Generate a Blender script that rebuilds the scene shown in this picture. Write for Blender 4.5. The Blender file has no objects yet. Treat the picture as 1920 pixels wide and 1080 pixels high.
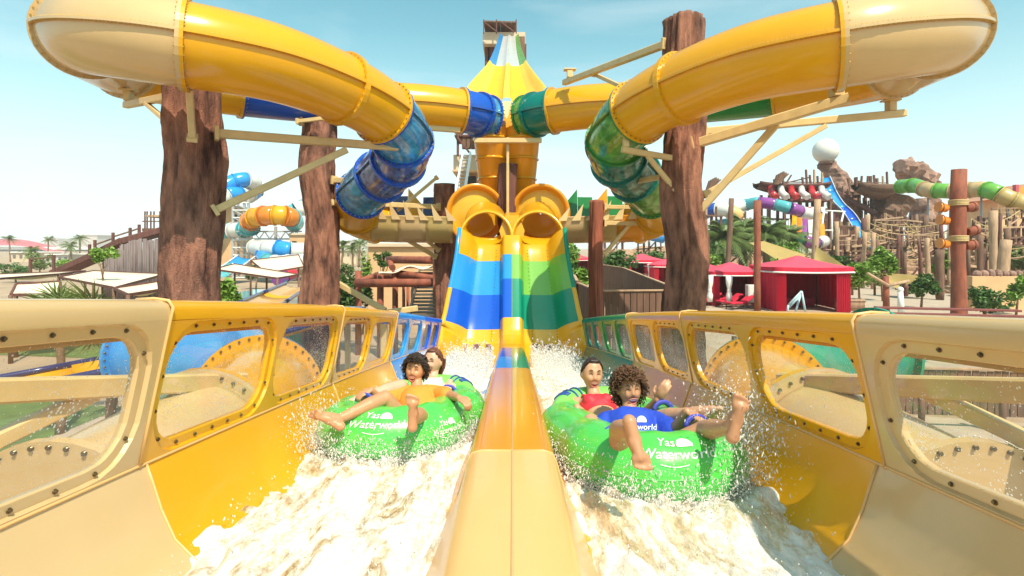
import bpy, bmesh, math, random
from mathutils import Vector, Matrix, noise as mnoise
V = Vector
R = random.Random(7)
SC = bpy.context.scene
COL = SC.collection
rad = math.radians

# ------------------------------------------------------------------ camera
CAMZ = 3.9
cam_d = bpy.data.cameras.new("camera"); cam = bpy.data.objects.new("camera", cam_d); COL.objects.link(cam)
cam.location = (0, 0, CAMZ); cam.rotation_euler = (rad(90), 0, 0)
cam_d.sensor_width = 36; cam_d.lens = 18.75; cam_d.shift_y = -75/1920
cam_d.clip_start = 0.05; cam_d.clip_end = 6000
SC.camera = cam

# ------------------------------------------------------------------ sky and sun
SUN = V((1.0, -2.0, 3.2)).normalized()
world = bpy.data.worlds.new("World"); SC.world = world; world.use_nodes = True
nt = world.node_tree; nt.nodes.clear()
def N(t, typ, **kw):
    n = t.nodes.new(typ)
    for k, v in kw.items(): setattr(n, k, v)
    return n
out = N(nt, 'ShaderNodeOutputWorld'); bg = N(nt, 'ShaderNodeBackground')
sky = N(nt, 'ShaderNodeTexSky'); sky.sky_type = 'NISHITA'; sky.sun_disc = False
sky.sun_elevation = math.asin(SUN.z); sky.sun_rotation = math.atan2(SUN.x, SUN.y)
sky.air_density = 1.0; sky.dust_density = 1.0; sky.ozone_density = 1.0; sky.altitude = 10
tint = N(nt, 'ShaderNodeMix', data_type='RGBA', blend_type='MULTIPLY'); tint.inputs[0].default_value = 1
tint.inputs[7].default_value = (1.14, 1.74, 1.28, 1)
nt.links.new(sky.outputs[0], tint.inputs[6])
# thin high cloud and the pale haze that thickens towards the horizon all round
tc = N(nt, 'ShaderNodeTexCoord'); mp = N(nt, 'ShaderNodeMapping'); mp.inputs['Scale'].default_value = (1.0, 1.0, 4.5)
nz = N(nt, 'ShaderNodeTexNoise'); nz.inputs['Scale'].default_value = 2.2; nz.inputs['Detail'].default_value = 7; nz.inputs['Distortion'].default_value = 0.5
cr = N(nt, 'ShaderNodeMapRange'); cr.inputs[1].default_value = .47; cr.inputs[2].default_value = .85; cr.inputs[4].default_value = .45
sx = N(nt, 'ShaderNodeSeparateXYZ'); hz = N(nt, 'ShaderNodeMapRange'); hz.interpolation_type = 'SMOOTHERSTEP'
hz.inputs[1].default_value = .46; hz.inputs[2].default_value = -.08; hz.inputs[3].default_value = .0; hz.inputs[4].default_value = .95
mxm = N(nt, 'ShaderNodeMath', operation='MAXIMUM'); adm = N(nt, 'ShaderNodeMath', operation='ADD'); adm.use_clamp = True
cm = N(nt, 'ShaderNodeMix', data_type='RGBA'); cm.inputs[7].default_value = (6.7, 7.4, 7.5, 1)
nt.links.new(tc.outputs['Generated'], mp.inputs[0]); nt.links.new(mp.outputs[0], nz.inputs['Vector'])
nt.links.new(nz.outputs[0], cr.inputs[0]); nt.links.new(tc.outputs['Generated'], sx.inputs[0]); nt.links.new(sx.outputs[2], hz.inputs[0])
nt.links.new(cr.outputs[0], adm.inputs[0]); nt.links.new(hz.outputs[0], adm.inputs[1]); nt.links.new(adm.outputs[0], cm.inputs[0])
nt.links.new(tint.outputs[2], cm.inputs[6]); nt.links.new(cm.outputs[2], bg.inputs[0]); nt.links.new(bg.outputs[0], out.inputs[0])
bg.inputs[1].default_value = 0.12
sun_d = bpy.data.lights.new("sun", 'SUN'); sun_d.energy = 5.0; sun_d.angle = rad(.53); sun_d.color = (1, .885, .71)
sun = bpy.data.objects.new("sun", sun_d); COL.objects.link(sun); sun.location = (0, 0, 40)
sun.rotation_euler = (-SUN).to_track_quat('-Z', 'Y').to_euler()
SC.view_settings.view_transform = 'Standard'; SC.view_settings.look = 'None'
SC.view_settings.exposure = 0.35; SC.view_settings.gamma = 1
SC.render.engine = 'CYCLES'

# ------------------------------------------------------------------ helpers
def P(px, py, D):                       # a point of the place, from where it is seen and how far away it stands
    return V(((px-960)/1000*D, D, CAMZ-(py-465)/1000*D))
def W(x, d, z): return V((x, d, CAMZ+z))
def lerp(a, b, t): return a+(b-a)*t
OFF = {}
def tag(o, label=None, cat=None, group=None, kind=None):
    if label: o['label'] = label
    if cat: o['category'] = cat
    if group: o['group'] = group
    if kind: o['kind'] = kind
    return o
def thing(name, label, cat, loc=(0, 0, 0), group=None):
    o = bpy.data.objects.new(name, None); COL.objects.link(o); o.location = loc; o.empty_display_size = .2
    OFF[o.name] = V(loc)
    return tag(o, label, cat, group)
def copy_tree(o, parent=None):
    c = o.copy(); COL.objects.link(c); c.parent = parent
    OFF[c.name] = OFF.get(o.name, V((0, 0, 0)))
    for ch in list(o.children): copy_tree(ch, c)
    return c
def frame(t, up=V((0, 0, 1))):
    t = t.normalized(); s = t.cross(up)
    if s.length < 1e-4: s = V((1, 0, 0))
    s.normalize(); return s, s.cross(t).normalized(), t
def spline(pts, per=8):
    """Catmull-Rom; returns list of (param, point)"""
    n = len(pts); res = []
    for i in range(n-1):
        p0 = pts[max(i-1, 0)]; p1 = pts[i]; p2 = pts[i+1]; p3 = pts[min(i+2, n-1)]
        for k in range(per):
            t = k/per; t2 = t*t; t3 = t2*t
            res.append((i+t, .5*((2*p1)+(-p0+p2)*t+(2*p0-5*p1+4*p2-p3)*t2+(-p0+3*p1-3*p2+p3)*t3)))
    res.append((n-1, pts[-1].copy())); return res
def spt(pts, t):
    n = len(pts); i = max(0, min(int(t), n-2)); t -= i
    p0 = pts[max(i-1, 0)]; p1 = pts[i]; p2 = pts[i+1]; p3 = pts[min(i+2, n-1)]
    return .5*((2*p1)+(-p0+p2)*t+(2*p0-5*p1+4*p2-p3)*t*t+(-p0+3*p1-3*p2+p3)*t*t*t)

class MB:
    def __init__(s): s.v = []; s.f = []; s.sm = []
    def add(s, vs, fs, smooth=False):
        b = len(s.v); s.v += [V(p) for p in vs]
        for f in fs: s.f.append([b+i for i in f]); s.sm.append(smooth)
        return s
    def box(s, c, sz, rot=None, taper=1):
        c = V(c); x, y, z = [a/2 for a in sz]; vs = []
        for k in (-1, 1):
            q = taper if k > 0 else 1
            for (i, j) in ((-1, -1), (1, -1), (1, 1), (-1, 1)):
                p = V((i*x*q, j*y*q, k*z))
                if rot is not None: p = rot @ p
                vs.append(c+p)
        return s.add(vs, [(3, 2, 1, 0), (4, 5, 6, 7), (0, 1, 5, 4), (1, 2, 6, 5), (2, 3, 7, 6), (3, 0, 4, 7)])
    def bbox(s, c, sz, rot=None, bev=.01):
        """box with chamfered edges"""
        bm = bmesh.new(); bmesh.ops.create_cube(bm, size=1)
        for q in bm.verts: q.co = V((q.co.x*sz[0], q.co.y*sz[1], q.co.z*sz[2]))
        bmesh.ops.bevel(bm, geom=bm.edges[:], offset=bev, segments=2, affect='EDGES', profile=.5)
        bm.verts.ensure_lookup_table()
        vs = [V(c)+((rot @ q.co) if rot is not None else q.co) for q in bm.verts]
        fs = [[q.index for q in f.verts] for f in bm.faces]; bm.free()
        return s.add(vs, fs)
    def beam(s, a, b, w, h=None, up=V((0, 0, 1)), bev=.12):
        a = V(a); b = V(b); h = h or w; sx, u, t = frame(b-a, up); e = min(w, h)*bev
        pr = [(-w/2+e, -h/2), (w/2-e, -h/2), (w/2, -h/2+e), (w/2, h/2-e), (w/2-e, h/2), (-w/2+e, h/2), (-w/2, h/2-e), (-w/2, -h/2+e)]
        vs = [q+sx*x+u*y for q in (a, b) for x, y in pr]
        fs = [(i, (i+1) % 8, 8+(i+1) % 8, 8+i) for i in range(8)]+[tuple(range(7, -1, -1)), tuple(range(8, 16))]
        return s.add(vs, fs)
    def cyl(s, a, b, r0, r1=None, n=12, caps=True, smooth=True):
        a = V(a); b = V(b); r1 = r0 if r1 is None else r1; sx, u, t = frame(b-a)
        vs = []
        for q, r in ((a, r0), (b, r1)):
            for i in range(n):
                g = 2*math.pi*i/n; vs.append(q+sx*(r*math.cos(g))+u*(r*math.sin(g)))
        s.add(vs, [(i, (i+1) % n, n+(i+1) % n, n+i) for i in range(n)], smooth)
        if caps: s.add(vs, [tuple(range(n-1, -1, -1)), tuple(range(n, 2*n))])
        return s
    def tube(s, pts, rs, n=8, caps=True, smooth=True, up=V((0, 0, 1)), closed=False, sq=(1, 1)):
        m = len(pts); vs = []
        if not hasattr(rs, '__len__'): rs = [rs]*m
        for k in range(m):
            if closed: t = pts[(k+1) % m]-pts[k-1]
            else: t = pts[min(k+1, m-1)]-pts[max(k-1, 0)]
            if k == 0 or closed: sx, u, tt = frame(t, up)
            else:                                              # carry the section along without twist
                tt = t.normalized(); sx = sx-tt*sx.dot(tt); sx = sx.normalized() if sx.length > 1e-4 else frame(t, up)[0]; u = sx.cross(tt)
            for i in range(n):
                g = 2*math.pi*i/n; vs.append(pts[k]+sx*(rs[k]*sq[0]*math.cos(g))+u*(rs[k]*sq[1]*math.sin(g)))
        fs = []
        for k in range(m if closed else m-1):
            k2 = (k+1) % m
            for i in range(n): fs.append((k*n+i, k*n+(i+1) % n, k2*n+(i+1) % n, k2*n+i))
        s.add(vs, fs, smooth)
        if caps and not closed: s.add(vs[:n], [tuple(range(n-1, -1, -1))]); s.add(vs[-n:], [tuple(range(n))])
        return s
    def sph(s, c, r, n=10, m=7, sc=(1, 1, 1), rot=None, smooth=True):
        c = V(c); vs = []
        def pt(x, y, z):
            p = V((x*sc[0], y*sc[1], z*sc[2]))*r
            if rot is not None: p = rot @ p
            return c+p
        vs.append(pt(0, 0, 1))
        for j in range(1, m):
            a = math.pi*j/m
            for i in range(n):
                g = 2*math.pi*i/n; vs.append(pt(math.sin(a)*math.cos(g), math.sin(a)*math.sin(g), math.cos(a)))
        vs.append(pt(0, 0, -1)); fs = [(0, 1+i, 1+(i+1) % n) for i in range(n)]
        for j in range(m-2):
            for i in range(n): fs.append((1+j*n+i, 1+(j+1)*n+i, 1+(j+1)*n+(i+1) % n, 1+j*n+(i+1) % n))
        l = len(vs)-1; b = 1+(m-2)*n
        fs += [(l, b+(i+1) % n, b+i) for i in range(n)]
        return s.add(vs, fs, smooth)
    def grid(s, fn, nu, nv, smooth=True, closed_v=False):
        vs = [fn(i/nu, j/nv) for i in range(nu+1) for j in range(nv+1)]
        fs = [(i*(nv+1)+j, (i+1)*(nv+1)+j, (i+1)*(nv+1)+j+1, i*(nv+1)+j+1) for i in range(nu) for j in range(nv)]
        return s.add(vs, fs, smooth)
    def strip(s, rows, smooth=True, flip=False, cyc=False):
        m = len(rows[0]); vs = [p for r in rows for p in r]; fs = []
        for i in range(len(rows)-1):
            for j in range(m if cyc else m-1):
                q = (i*m+j, i*m+(j+1) % m, (i+1)*m+(j+1) % m, (i+1)*m+j); fs.append(q[::-1] if flip else q)
        return s.add(vs, fs, smooth)
    def prism(s, poly, d):
        """extrude a 3D polygon by vector d"""
        n = len(poly); d = V(d); vs = [V(p) for p in poly]+[V(p)+d for p in poly]
        return s.add(vs, [tuple(range(n-1, -1, -1)), tuple(range(n, 2*n))]+[(i, (i+1) % n, n+(i+1) % n, n+i) for i in range(n)])
    def build(s, name, mat, parent=None, solid=0, fix=True, sub=0):
        off = V((0, 0, 0))
        if parent is not None: off = OFF.get(parent.name, off)
        me = bpy.data.meshes.new(name); me.from_pydata([tuple(p-off) for p in s.v], [], s.f)
        me.polygons.foreach_set('use_smooth', s.sm); me.validate()
        if fix:
            bm = bmesh.new(); bm.from_mesh(me); bmesh.ops.remove_doubles(bm, verts=bm.verts[:], dist=1e-5)
            bmesh.ops.recalc_face_normals(bm, faces=bm.faces[:]); bm.to_mesh(me); bm.free()
        o = bpy.data.objects.new(name, me); COL.objects.link(o)
        for m in (mat if isinstance(mat, (list, tuple)) else [mat]): me.materials.append(m)
        if parent is not None: o.parent = parent; OFF[o.name] = off
        if solid:
            md = o.modifiers.new('Solidify', 'SOLIDIFY'); md.thickness = abs(solid); md.offset = -1 if solid > 0 else 1
        if sub:
            md = o.modifiers.new('Subdiv', 'SUBSURF'); md.levels = sub; md.render_levels = sub
        return o

# ------------------------------------------------------------------ materials
def pm(name, col, rough=.5, var=.12, scale=3, bump=0, bscale=40, metal=0, coat=0, trans=0, sss=0, ior=1.5, spec=.5, dirt=None, stretch=(1, 1, 1), alpha=1):
    m = bpy.data.materials.new(name); m.use_nodes = True; t = m.node_tree; b = t.nodes['Principled BSDF']
    tc = N(t, 'ShaderNodeTexCoord'); mp = N(t, 'ShaderNodeMapping'); mp.inputs['Scale'].default_value = stretch
    t.links.new(tc.outputs['Object'], mp.inputs[0])
    n = N(t, 'ShaderNodeTexNoise'); n.inputs['Scale'].default_value = scale; n.inputs['Detail'].default_value = 6; n.inputs['Roughness'].default_value = .62
    t.links.new(mp.outputs[0], n.inputs['Vector'])
    r = N(t, 'ShaderNodeValToRGB'); r.color_ramp.elements[0].position = .3; r.color_ramp.elements[1].position = .72
    lo = dirt if dirt else [c*(1-var) for c in col]
    r.color_ramp.elements[0].color = (*lo, 1); r.color_ramp.elements[1].color = (*[min(1, c*(1+var)) for c in col], 1)
    t.links.new(n.outputs[0], r.inputs[0]); t.links.new(r.outputs[0], b.inputs['Base Color'])
    b.inputs['Roughness'].default_value = rough; b.inputs['Metallic'].default_value = metal; b.inputs['IOR'].default_value = ior
    b.inputs['Specular IOR Level'].default_value = spec; b.inputs['Alpha'].default_value = alpha
    if coat: b.inputs['Coat Weight'].default_value = coat; b.inputs['Coat Roughness'].default_value = .08
    if trans: b.inputs['Transmission Weight'].default_value = trans
    if sss:
        b.inputs['Subsurface Weight'].default_value = sss; b.inputs['Subsurface Radius'].default_value = (.012, .005, .003); b.inputs['Subsurface Scale'].default_value = 1
    if rough > .1:                                            # uneven gloss
        mr = N(t, 'ShaderNodeMapRange'); mr.inputs[3].default_value = rough*.75; mr.inputs[4].default_value = min(1, rough*1.3)
        t.links.new(n.outputs[0], mr.inputs[0]); t.links.new(mr.outputs[0], b.inputs['Roughness'])
    if bump:
        n2 = N(t, 'ShaderNodeTexNoise'); n2.inputs['Scale'].default_value = bscale; n2.inputs['Detail'].default_value = 8; n2.inputs['Roughness'].default_value = .65
        t.links.new(mp.outputs[0], n2.inputs['Vector'])
        bp = N(t, 'ShaderNodeBump'); bp.inputs['Strength'].default_value = min(1, bump*10); bp.inputs['Distance'].default_value = bump
        t.links.new(n2.outputs[0], bp.inputs['Height']); t.links.new(bp.outputs[0], b.inputs['Normal'])
    return m
def gel(name, col, rough=.22, var=.05, thin=.20):
    """glass-fibre laminate: glossy skin that lets some sun glow through, with faint weathering"""
    m = pm(name, col, rough, var, scale=1.3, bump=.0010, bscale=5, coat=.32); t = m.node_tree; b = t.nodes['Principled BSDF']; o = t.nodes['Material Output']
    tl = N(t, 'ShaderNodeBsdfTranslucent'); src = b.inputs['Base Color'].links[0].from_socket; tc = N(t, 'ShaderNodeTexCoord')
    n = N(t, 'ShaderNodeTexNoise'); n.inputs['Scale'].default_value = 2.3; n.inputs['Detail'].default_value = 9; n.inputs['Roughness'].default_value = .75; t.links.new(tc.outputs['Object'], n.inputs['Vector'])
    mr = N(t, 'ShaderNodeMapRange'); mr.inputs[1].default_value = .56; mr.inputs[2].default_value = .80; mr.inputs[3].default_value = 0; mr.inputs[4].default_value = .13; t.links.new(n.outputs[0], mr.inputs[0])
    mx = N(t, 'ShaderNodeMix', data_type='RGBA'); mx.inputs[7].default_value = (*[c*.55+.16 for c in col], 1); t.links.new(mr.outputs[0], mx.inputs[0]); t.links.new(src, mx.inputs[6]); t.links.new(mx.outputs[2], b.inputs['Base Color'])
    t.links.new(mx.outputs[2], tl.inputs[0]); ms = N(t, 'ShaderNodeMixShader'); ms.inputs[0].default_value = thin; t.links.new(b.outputs[0], ms.inputs[1]); t.links.new(tl.outputs[0], ms.inputs[2]); t.links.new(ms.outputs[0], o.inputs[0])
    return m
def shell(name, col, clear=.4):
    """see-through tinted tube"""
    m = pm(name, col, .07, .35, scale=2.2, bump=.004, bscale=3, coat=.9, stretch=(1, 1, 2.5)); t = m.node_tree; o = t.nodes['Material Output']; src = o.inputs[0].links[0].from_socket; tr = N(t, 'ShaderNodeBsdfTransparent'); tr.inputs[0].default_value = (*[min(1, c*.9+.12) for c in col], 1)
    tc = N(t, 'ShaderNodeTexCoord'); n = N(t, 'ShaderNodeTexNoise'); n.inputs['Scale'].default_value = 3.2; n.inputs['Detail'].default_value = 3; n.inputs['Distortion'].default_value = 1.5; t.links.new(tc.outputs['Object'], n.inputs['Vector'])
    mr = N(t, 'ShaderNodeMapRange'); mr.inputs[1].default_value = .4; mr.inputs[2].default_value = .62; mr.inputs[3].default_value = clear*.1; mr.inputs[4].default_value = min(.9, clear*1.3); t.links.new(n.outputs[0], mr.inputs[0])
    ms = N(t, 'ShaderNodeMixShader'); t.links.new(mr.outputs[0], ms.inputs[0]); t.links.new(src, ms.inputs[1]); t.links.new(tr.outputs[0], ms.inputs[2]); t.links.new(ms.outputs[0], o.inputs[0]); return m
M = {}
M['yellow'] = gel('gelcoat_yellow', (.82, .41, .010)); M['amber'] = gel('gelcoat_amber', (.84, .34, .018))
M['lemon'] = gel('gelcoat_lemon', (.86, .47, .025))
M['cream'] = gel('gelcoat_cream', (.68, .48, .24)); M['peach'] = gel('gelcoat_peach', (.84, .52, .21), .3)
M['tan'] = gel('gelcoat_tan', (.62, .45, .17), .3)
M['blue'] = gel('gelcoat_blue', (.012, .10, .55)); M['sky'] = gel('gelcoat_sky', (.03, .34, .82)); M['deep'] = gel('gelcoat_deep_blue', (.01, .12, .72))
M['teal'] = gel('gelcoat_teal', (.004, .20, .16)); M['lime'] = gel('gelcoat_lime', (.20, .52, .08)); M['jade'] = gel('gelcoat_jade', (.004, .29, .17))
M['grass_green'] = gel('gelcoat_green', (.03, .26, .06)); M['navy'] = gel('gelcoat_navy', (.03, .035, .17))
M['white'] = gel('gelcoat_white', (.78, .78, .76)); M['aqua'] = gel('gelcoat_aqua', (.12, .50, .55)); M['purple'] = gel('gelcoat_purple', (.33, .08, .36))
M['orange'] = gel('gelcoat_orange', (.80, .26, .02)); M['pinkred'] = gel('gelcoat_red', (.62, .04, .05)); M['pale_yellow'] = gel('gelcoat_pale_yellow', (.85, .66, .32), .3)
M['glass_blue'] = shell('tinted_blue_shell', (.06, .32, .62), .35)
M['glass_dark'] = shell('tinted_dark_blue_shell', (.10, .16, .42), .45)
M['glass_green'] = shell('tinted_green_shell', (.12, .36, .06), .35)
M['glass_teal'] = shell('tinted_teal_shell', (.06, .24, .20), .45)
M['beam'] = pm('painted_steel_tan', (.62, .44, .20), .42, .12, scale=5, bump=.0006, bscale=25)
M['steel'] = pm('weathered_steel', (.25, .22, .18), .4, .2, metal=.7); M['bolt'] = pm('bolt_steel', (.16, .12, .07), .35, .2, metal=.8)
M['bolt_tan'] = pm('bolt_painted', (.50, .30, .05), .45, .2)
M['white_metal'] = pm('white_metal', (.72, .72, .70), .4, .1); M['grey_metal'] = pm('galvanised_metal', (.42, .43, .44), .45, .15, metal=.3)
def bark():
    m = pm('carved_concrete_bark', (.38, .165, .105), .85, .25, scale=4.2, dirt=(.07, .024, .015), stretch=(1, 1, .32))
    t = m.node_tree; b = t.nodes['Principled BSDF']; cr_ = [n for n in t.nodes if n.bl_idname == 'ShaderNodeValToRGB'][0].color_ramp; cr_.elements[0].position = .36; cr_.elements[1].position = .62
    tc = N(t, 'ShaderNodeTexCoord'); mp = N(t, 'ShaderNodeMapping'); mp.inputs['Scale'].default_value = (1, 1, .3)
    n = N(t, 'ShaderNodeTexNoise'); n.inputs['Scale'].default_value = 13; n.inputs['Detail'].default_value = 10; n.inputs['Roughness'].default_value = .7
    n3 = N(t, 'ShaderNodeTexNoise'); n3.inputs['Scale'].default_value = 55; n3.inputs['Detail'].default_value = 6
    t.links.new(tc.outputs['Object'], mp.inputs[0]); t.links.new(mp.outputs[0], n.inputs['Vector']); t.links.new(tc.outputs['Object'], n3.inputs['Vector'])
    ad = N(t, 'ShaderNodeMath', operation='MULTIPLY_ADD'); ad.inputs[1].default_value = .35
    t.links.new(n3.outputs[0], ad.inputs[0]); t.links.new(n.outputs[0], ad.inputs[2])
    bp = N(t, 'ShaderNodeBump'); bp.inputs['Strength'].default_value = 1; bp.inputs['Distance'].default_value = .09
    t.links.new(ad.outputs[0], bp.inputs['Height']); t.links.new(bp.outputs[0], b.inputs['Normal'])
    return m
M['bark'] = bark()
M['bark_red'] = pm('red_stained_log', (.30, .085, .045), .75, .3, scale=4, bump=.02, bscale=18, stretch=(1, 1, .3), dirt=(.13, .04, .025))
M['timber'] = pm('weathered_timber', (.16, .085, .055), .8, .4, scale=5, bump=.008, bscale=30, stretch=(1, 1, .15))
M['timber_pale'] = pm('sunbleached_timber', (.42, .27, .17), .8, .3, scale=5, bump=.008, bscale=30, stretch=(1, 1, .2))
M['timber_dark'] = pm('dark_stained_timber', (.13, .05, .04), .75, .35, scale=5, bump=.008, bscale=30, stretch=(1, 1, .2))
M['log_grey'] = pm('grey_driftwood', (.17, .13, .13), .85, .35, scale=4, bump=.01, bscale=20, stretch=(1, 1, .15))
M['rope'] = pm('rope', (.50, .36, .17), .9, .25, scale=30, bump=.006, bscale=80)
M['rock'] = pm('themed_rock', (.33, .19, .14), .9, .35, scale=.8, bump=.15, bscale=2.2, dirt=(.14, .08, .065))
M['stucco'] = pm('ochre_stucco', (.62, .38, .20), .9, .12, scale=.7, bump=.004, bscale=25); M['stucco_pale'] = pm('sand_stucco', (.58, .46, .33), .9, .12, scale=.7, bump=.004, bscale=25)
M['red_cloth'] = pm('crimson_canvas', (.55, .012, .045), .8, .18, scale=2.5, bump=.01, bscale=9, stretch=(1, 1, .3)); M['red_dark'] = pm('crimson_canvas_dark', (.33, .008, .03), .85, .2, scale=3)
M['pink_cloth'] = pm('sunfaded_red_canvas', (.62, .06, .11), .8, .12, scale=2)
M['white_cloth'] = pm('white_cloth', (.75, .73, .70), .8, .06); M['sail'] = pm('sand_sailcloth', (.76, .63, .48), .85, .07, scale=1); M['sail_olive'] = pm('olive_sailcloth', (.34, .24, .08), .85, .12, scale=1)
M['leaf'] = pm('leaf_green', (.06, .13, .025), .5, .45, scale=3, spec=.4); M['leaf_bright_green'] = pm('leaf_bright', (.15, .27, .03), .5, .4, scale=3); M['palm'] = pm('palm_leaf', (.12, .17, .04), .5, .35, scale=2)  # two leaf greens, the brighter one for yellow-green trees and bushes
M['stem'] = pm('brown_stem', (.20, .12, .07), .85, .3, scale=6, bump=.01)
M['grass'] = pm('grass_blades', (.09, .16, .03), .7, .4, scale=2)
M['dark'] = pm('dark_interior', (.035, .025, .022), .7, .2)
M['red_tile'] = pm('dark_red_slats', (.20, .055, .05), .7, .3, scale=4)
M['cabinet'] = pm('white_plastic', (.7, .68, .64), .4, .05)
M['far_red'] = pm('far_red_roof', (.50, .07, .10), .6, .1, scale=.02); M['far_wall'] = pm('far_pale_wall', (.5, .46, .42), .8, .1, scale=.05); M['far_dark'] = pm('far_grey_wall', (.16, .15, .16), .7, .1, scale=.05)
def ground_mat():
    m = pm('sandy_ground', (.38, .27, .18), .95, .25, scale=.25, bump=.02, bscale=3); return m
M['ground'] = ground_mat(); M['paving'] = pm('pale_paving', (.42, .33, .25), .9, .15, scale=1.5, bump=.003, bscale=20)
M['lawn'] = pm('lawn', (.10, .16, .035), .9, .35, scale=2, bump=.02, bscale=30)
M['pool'] = pm('pool_water', (.10, .46, .52), .06, .1, scale=.5, bump=.02, bscale=2.5)
def pane_mat():
    m = bpy.data.materials.new('wet_acrylic'); m.use_nodes = True; t = m.node_tree; t.nodes.clear()
    o = N(t, 'ShaderNodeOutputMaterial'); tr = N(t, 'ShaderNodeBsdfTransparent'); tr.inputs[0].default_value = (.90, .89, .86, 1)
    gl = N(t, 'ShaderNodeBsdfGlossy'); gl.inputs['Roughness'].default_value = .03
    fr = N(t, 'ShaderNodeMath', operation='MULTIPLY_ADD'); lw = N(t, 'ShaderNodeLayerWeight'); lw.inputs[0].default_value = .25; t.links.new(lw.outputs[1], fr.inputs[0]); fr.inputs[1].default_value = .22; fr.inputs[2].default_value = .01
    m1 = N(t, 'ShaderNodeMixShader'); t.links.new(fr.outputs[0], m1.inputs[0]); t.links.new(tr.outputs[0], m1.inputs[1]); t.links.new(gl.outputs[0], m1.inputs[2])
    tc = N(t, 'ShaderNodeTexCoord'); vo = N(t, 'ShaderNodeTexVoronoi'); vo.inputs['Scale'].default_value = 75; t.links.new(tc.outputs['Object'], vo.inputs['Vector'])
    nz = N(t, 'ShaderNodeTexNoise'); nz.inputs['Scale'].default_value = 3.2; nz.inputs['Detail'].default_value = 3; t.links.new(tc.outputs['Object'], nz.inputs['Vector'])
    mr = N(t, 'ShaderNodeMapRange'); mr.inputs[1].default_value = .42; mr.inputs[2].default_value = .75; mr.inputs[3].default_value = .12; mr.inputs[4].default_value = .40
    t.links.new(nz.outputs[0], mr.inputs[0])
    lt = N(t, 'ShaderNodeMath', operation='LESS_THAN'); t.links.new(vo.outputs['Distance'], lt.inputs[0]); t.links.new(mr.outputs[0], lt.inputs[1])
    mu = N(t, 'ShaderNodeMath', operation='MULTIPLY'); mu.inputs[1].default_value = .8; t.links.new(lt.outputs[0], mu.inputs[0])
    ad = N(t, 'ShaderNodeMath', operation='ADD'); ad.inputs[1].default_value = .07; t.links.new(mu.outputs[0], ad.inputs[0])
    df = N(t, 'ShaderNodeBsdfDiffuse'); df.inputs[0].default_value = (.8, .78, .74, 1); tl = N(t, 'ShaderNodeBsdfTranslucent'); tl.inputs[0].default_value = (.8, .78, .74, 1)
    ms = N(t, 'ShaderNodeMixShader'); t.links.new(df.outputs[0], ms.inputs[1]); t.links.new(tl.outputs[0], ms.inputs[2])
    m2 = N(t, 'ShaderNodeMixShader'); t.links.new(ad.outputs[0], m2.inputs[0]); t.links.new(m1.outputs[0], m2.inputs[1]); t.links.new(ms.outputs[0], m2.inputs[2])
    t.links.new(m2.outputs[0], o.inputs[0]); return m
M['pane'] = pane_mat()
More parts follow.
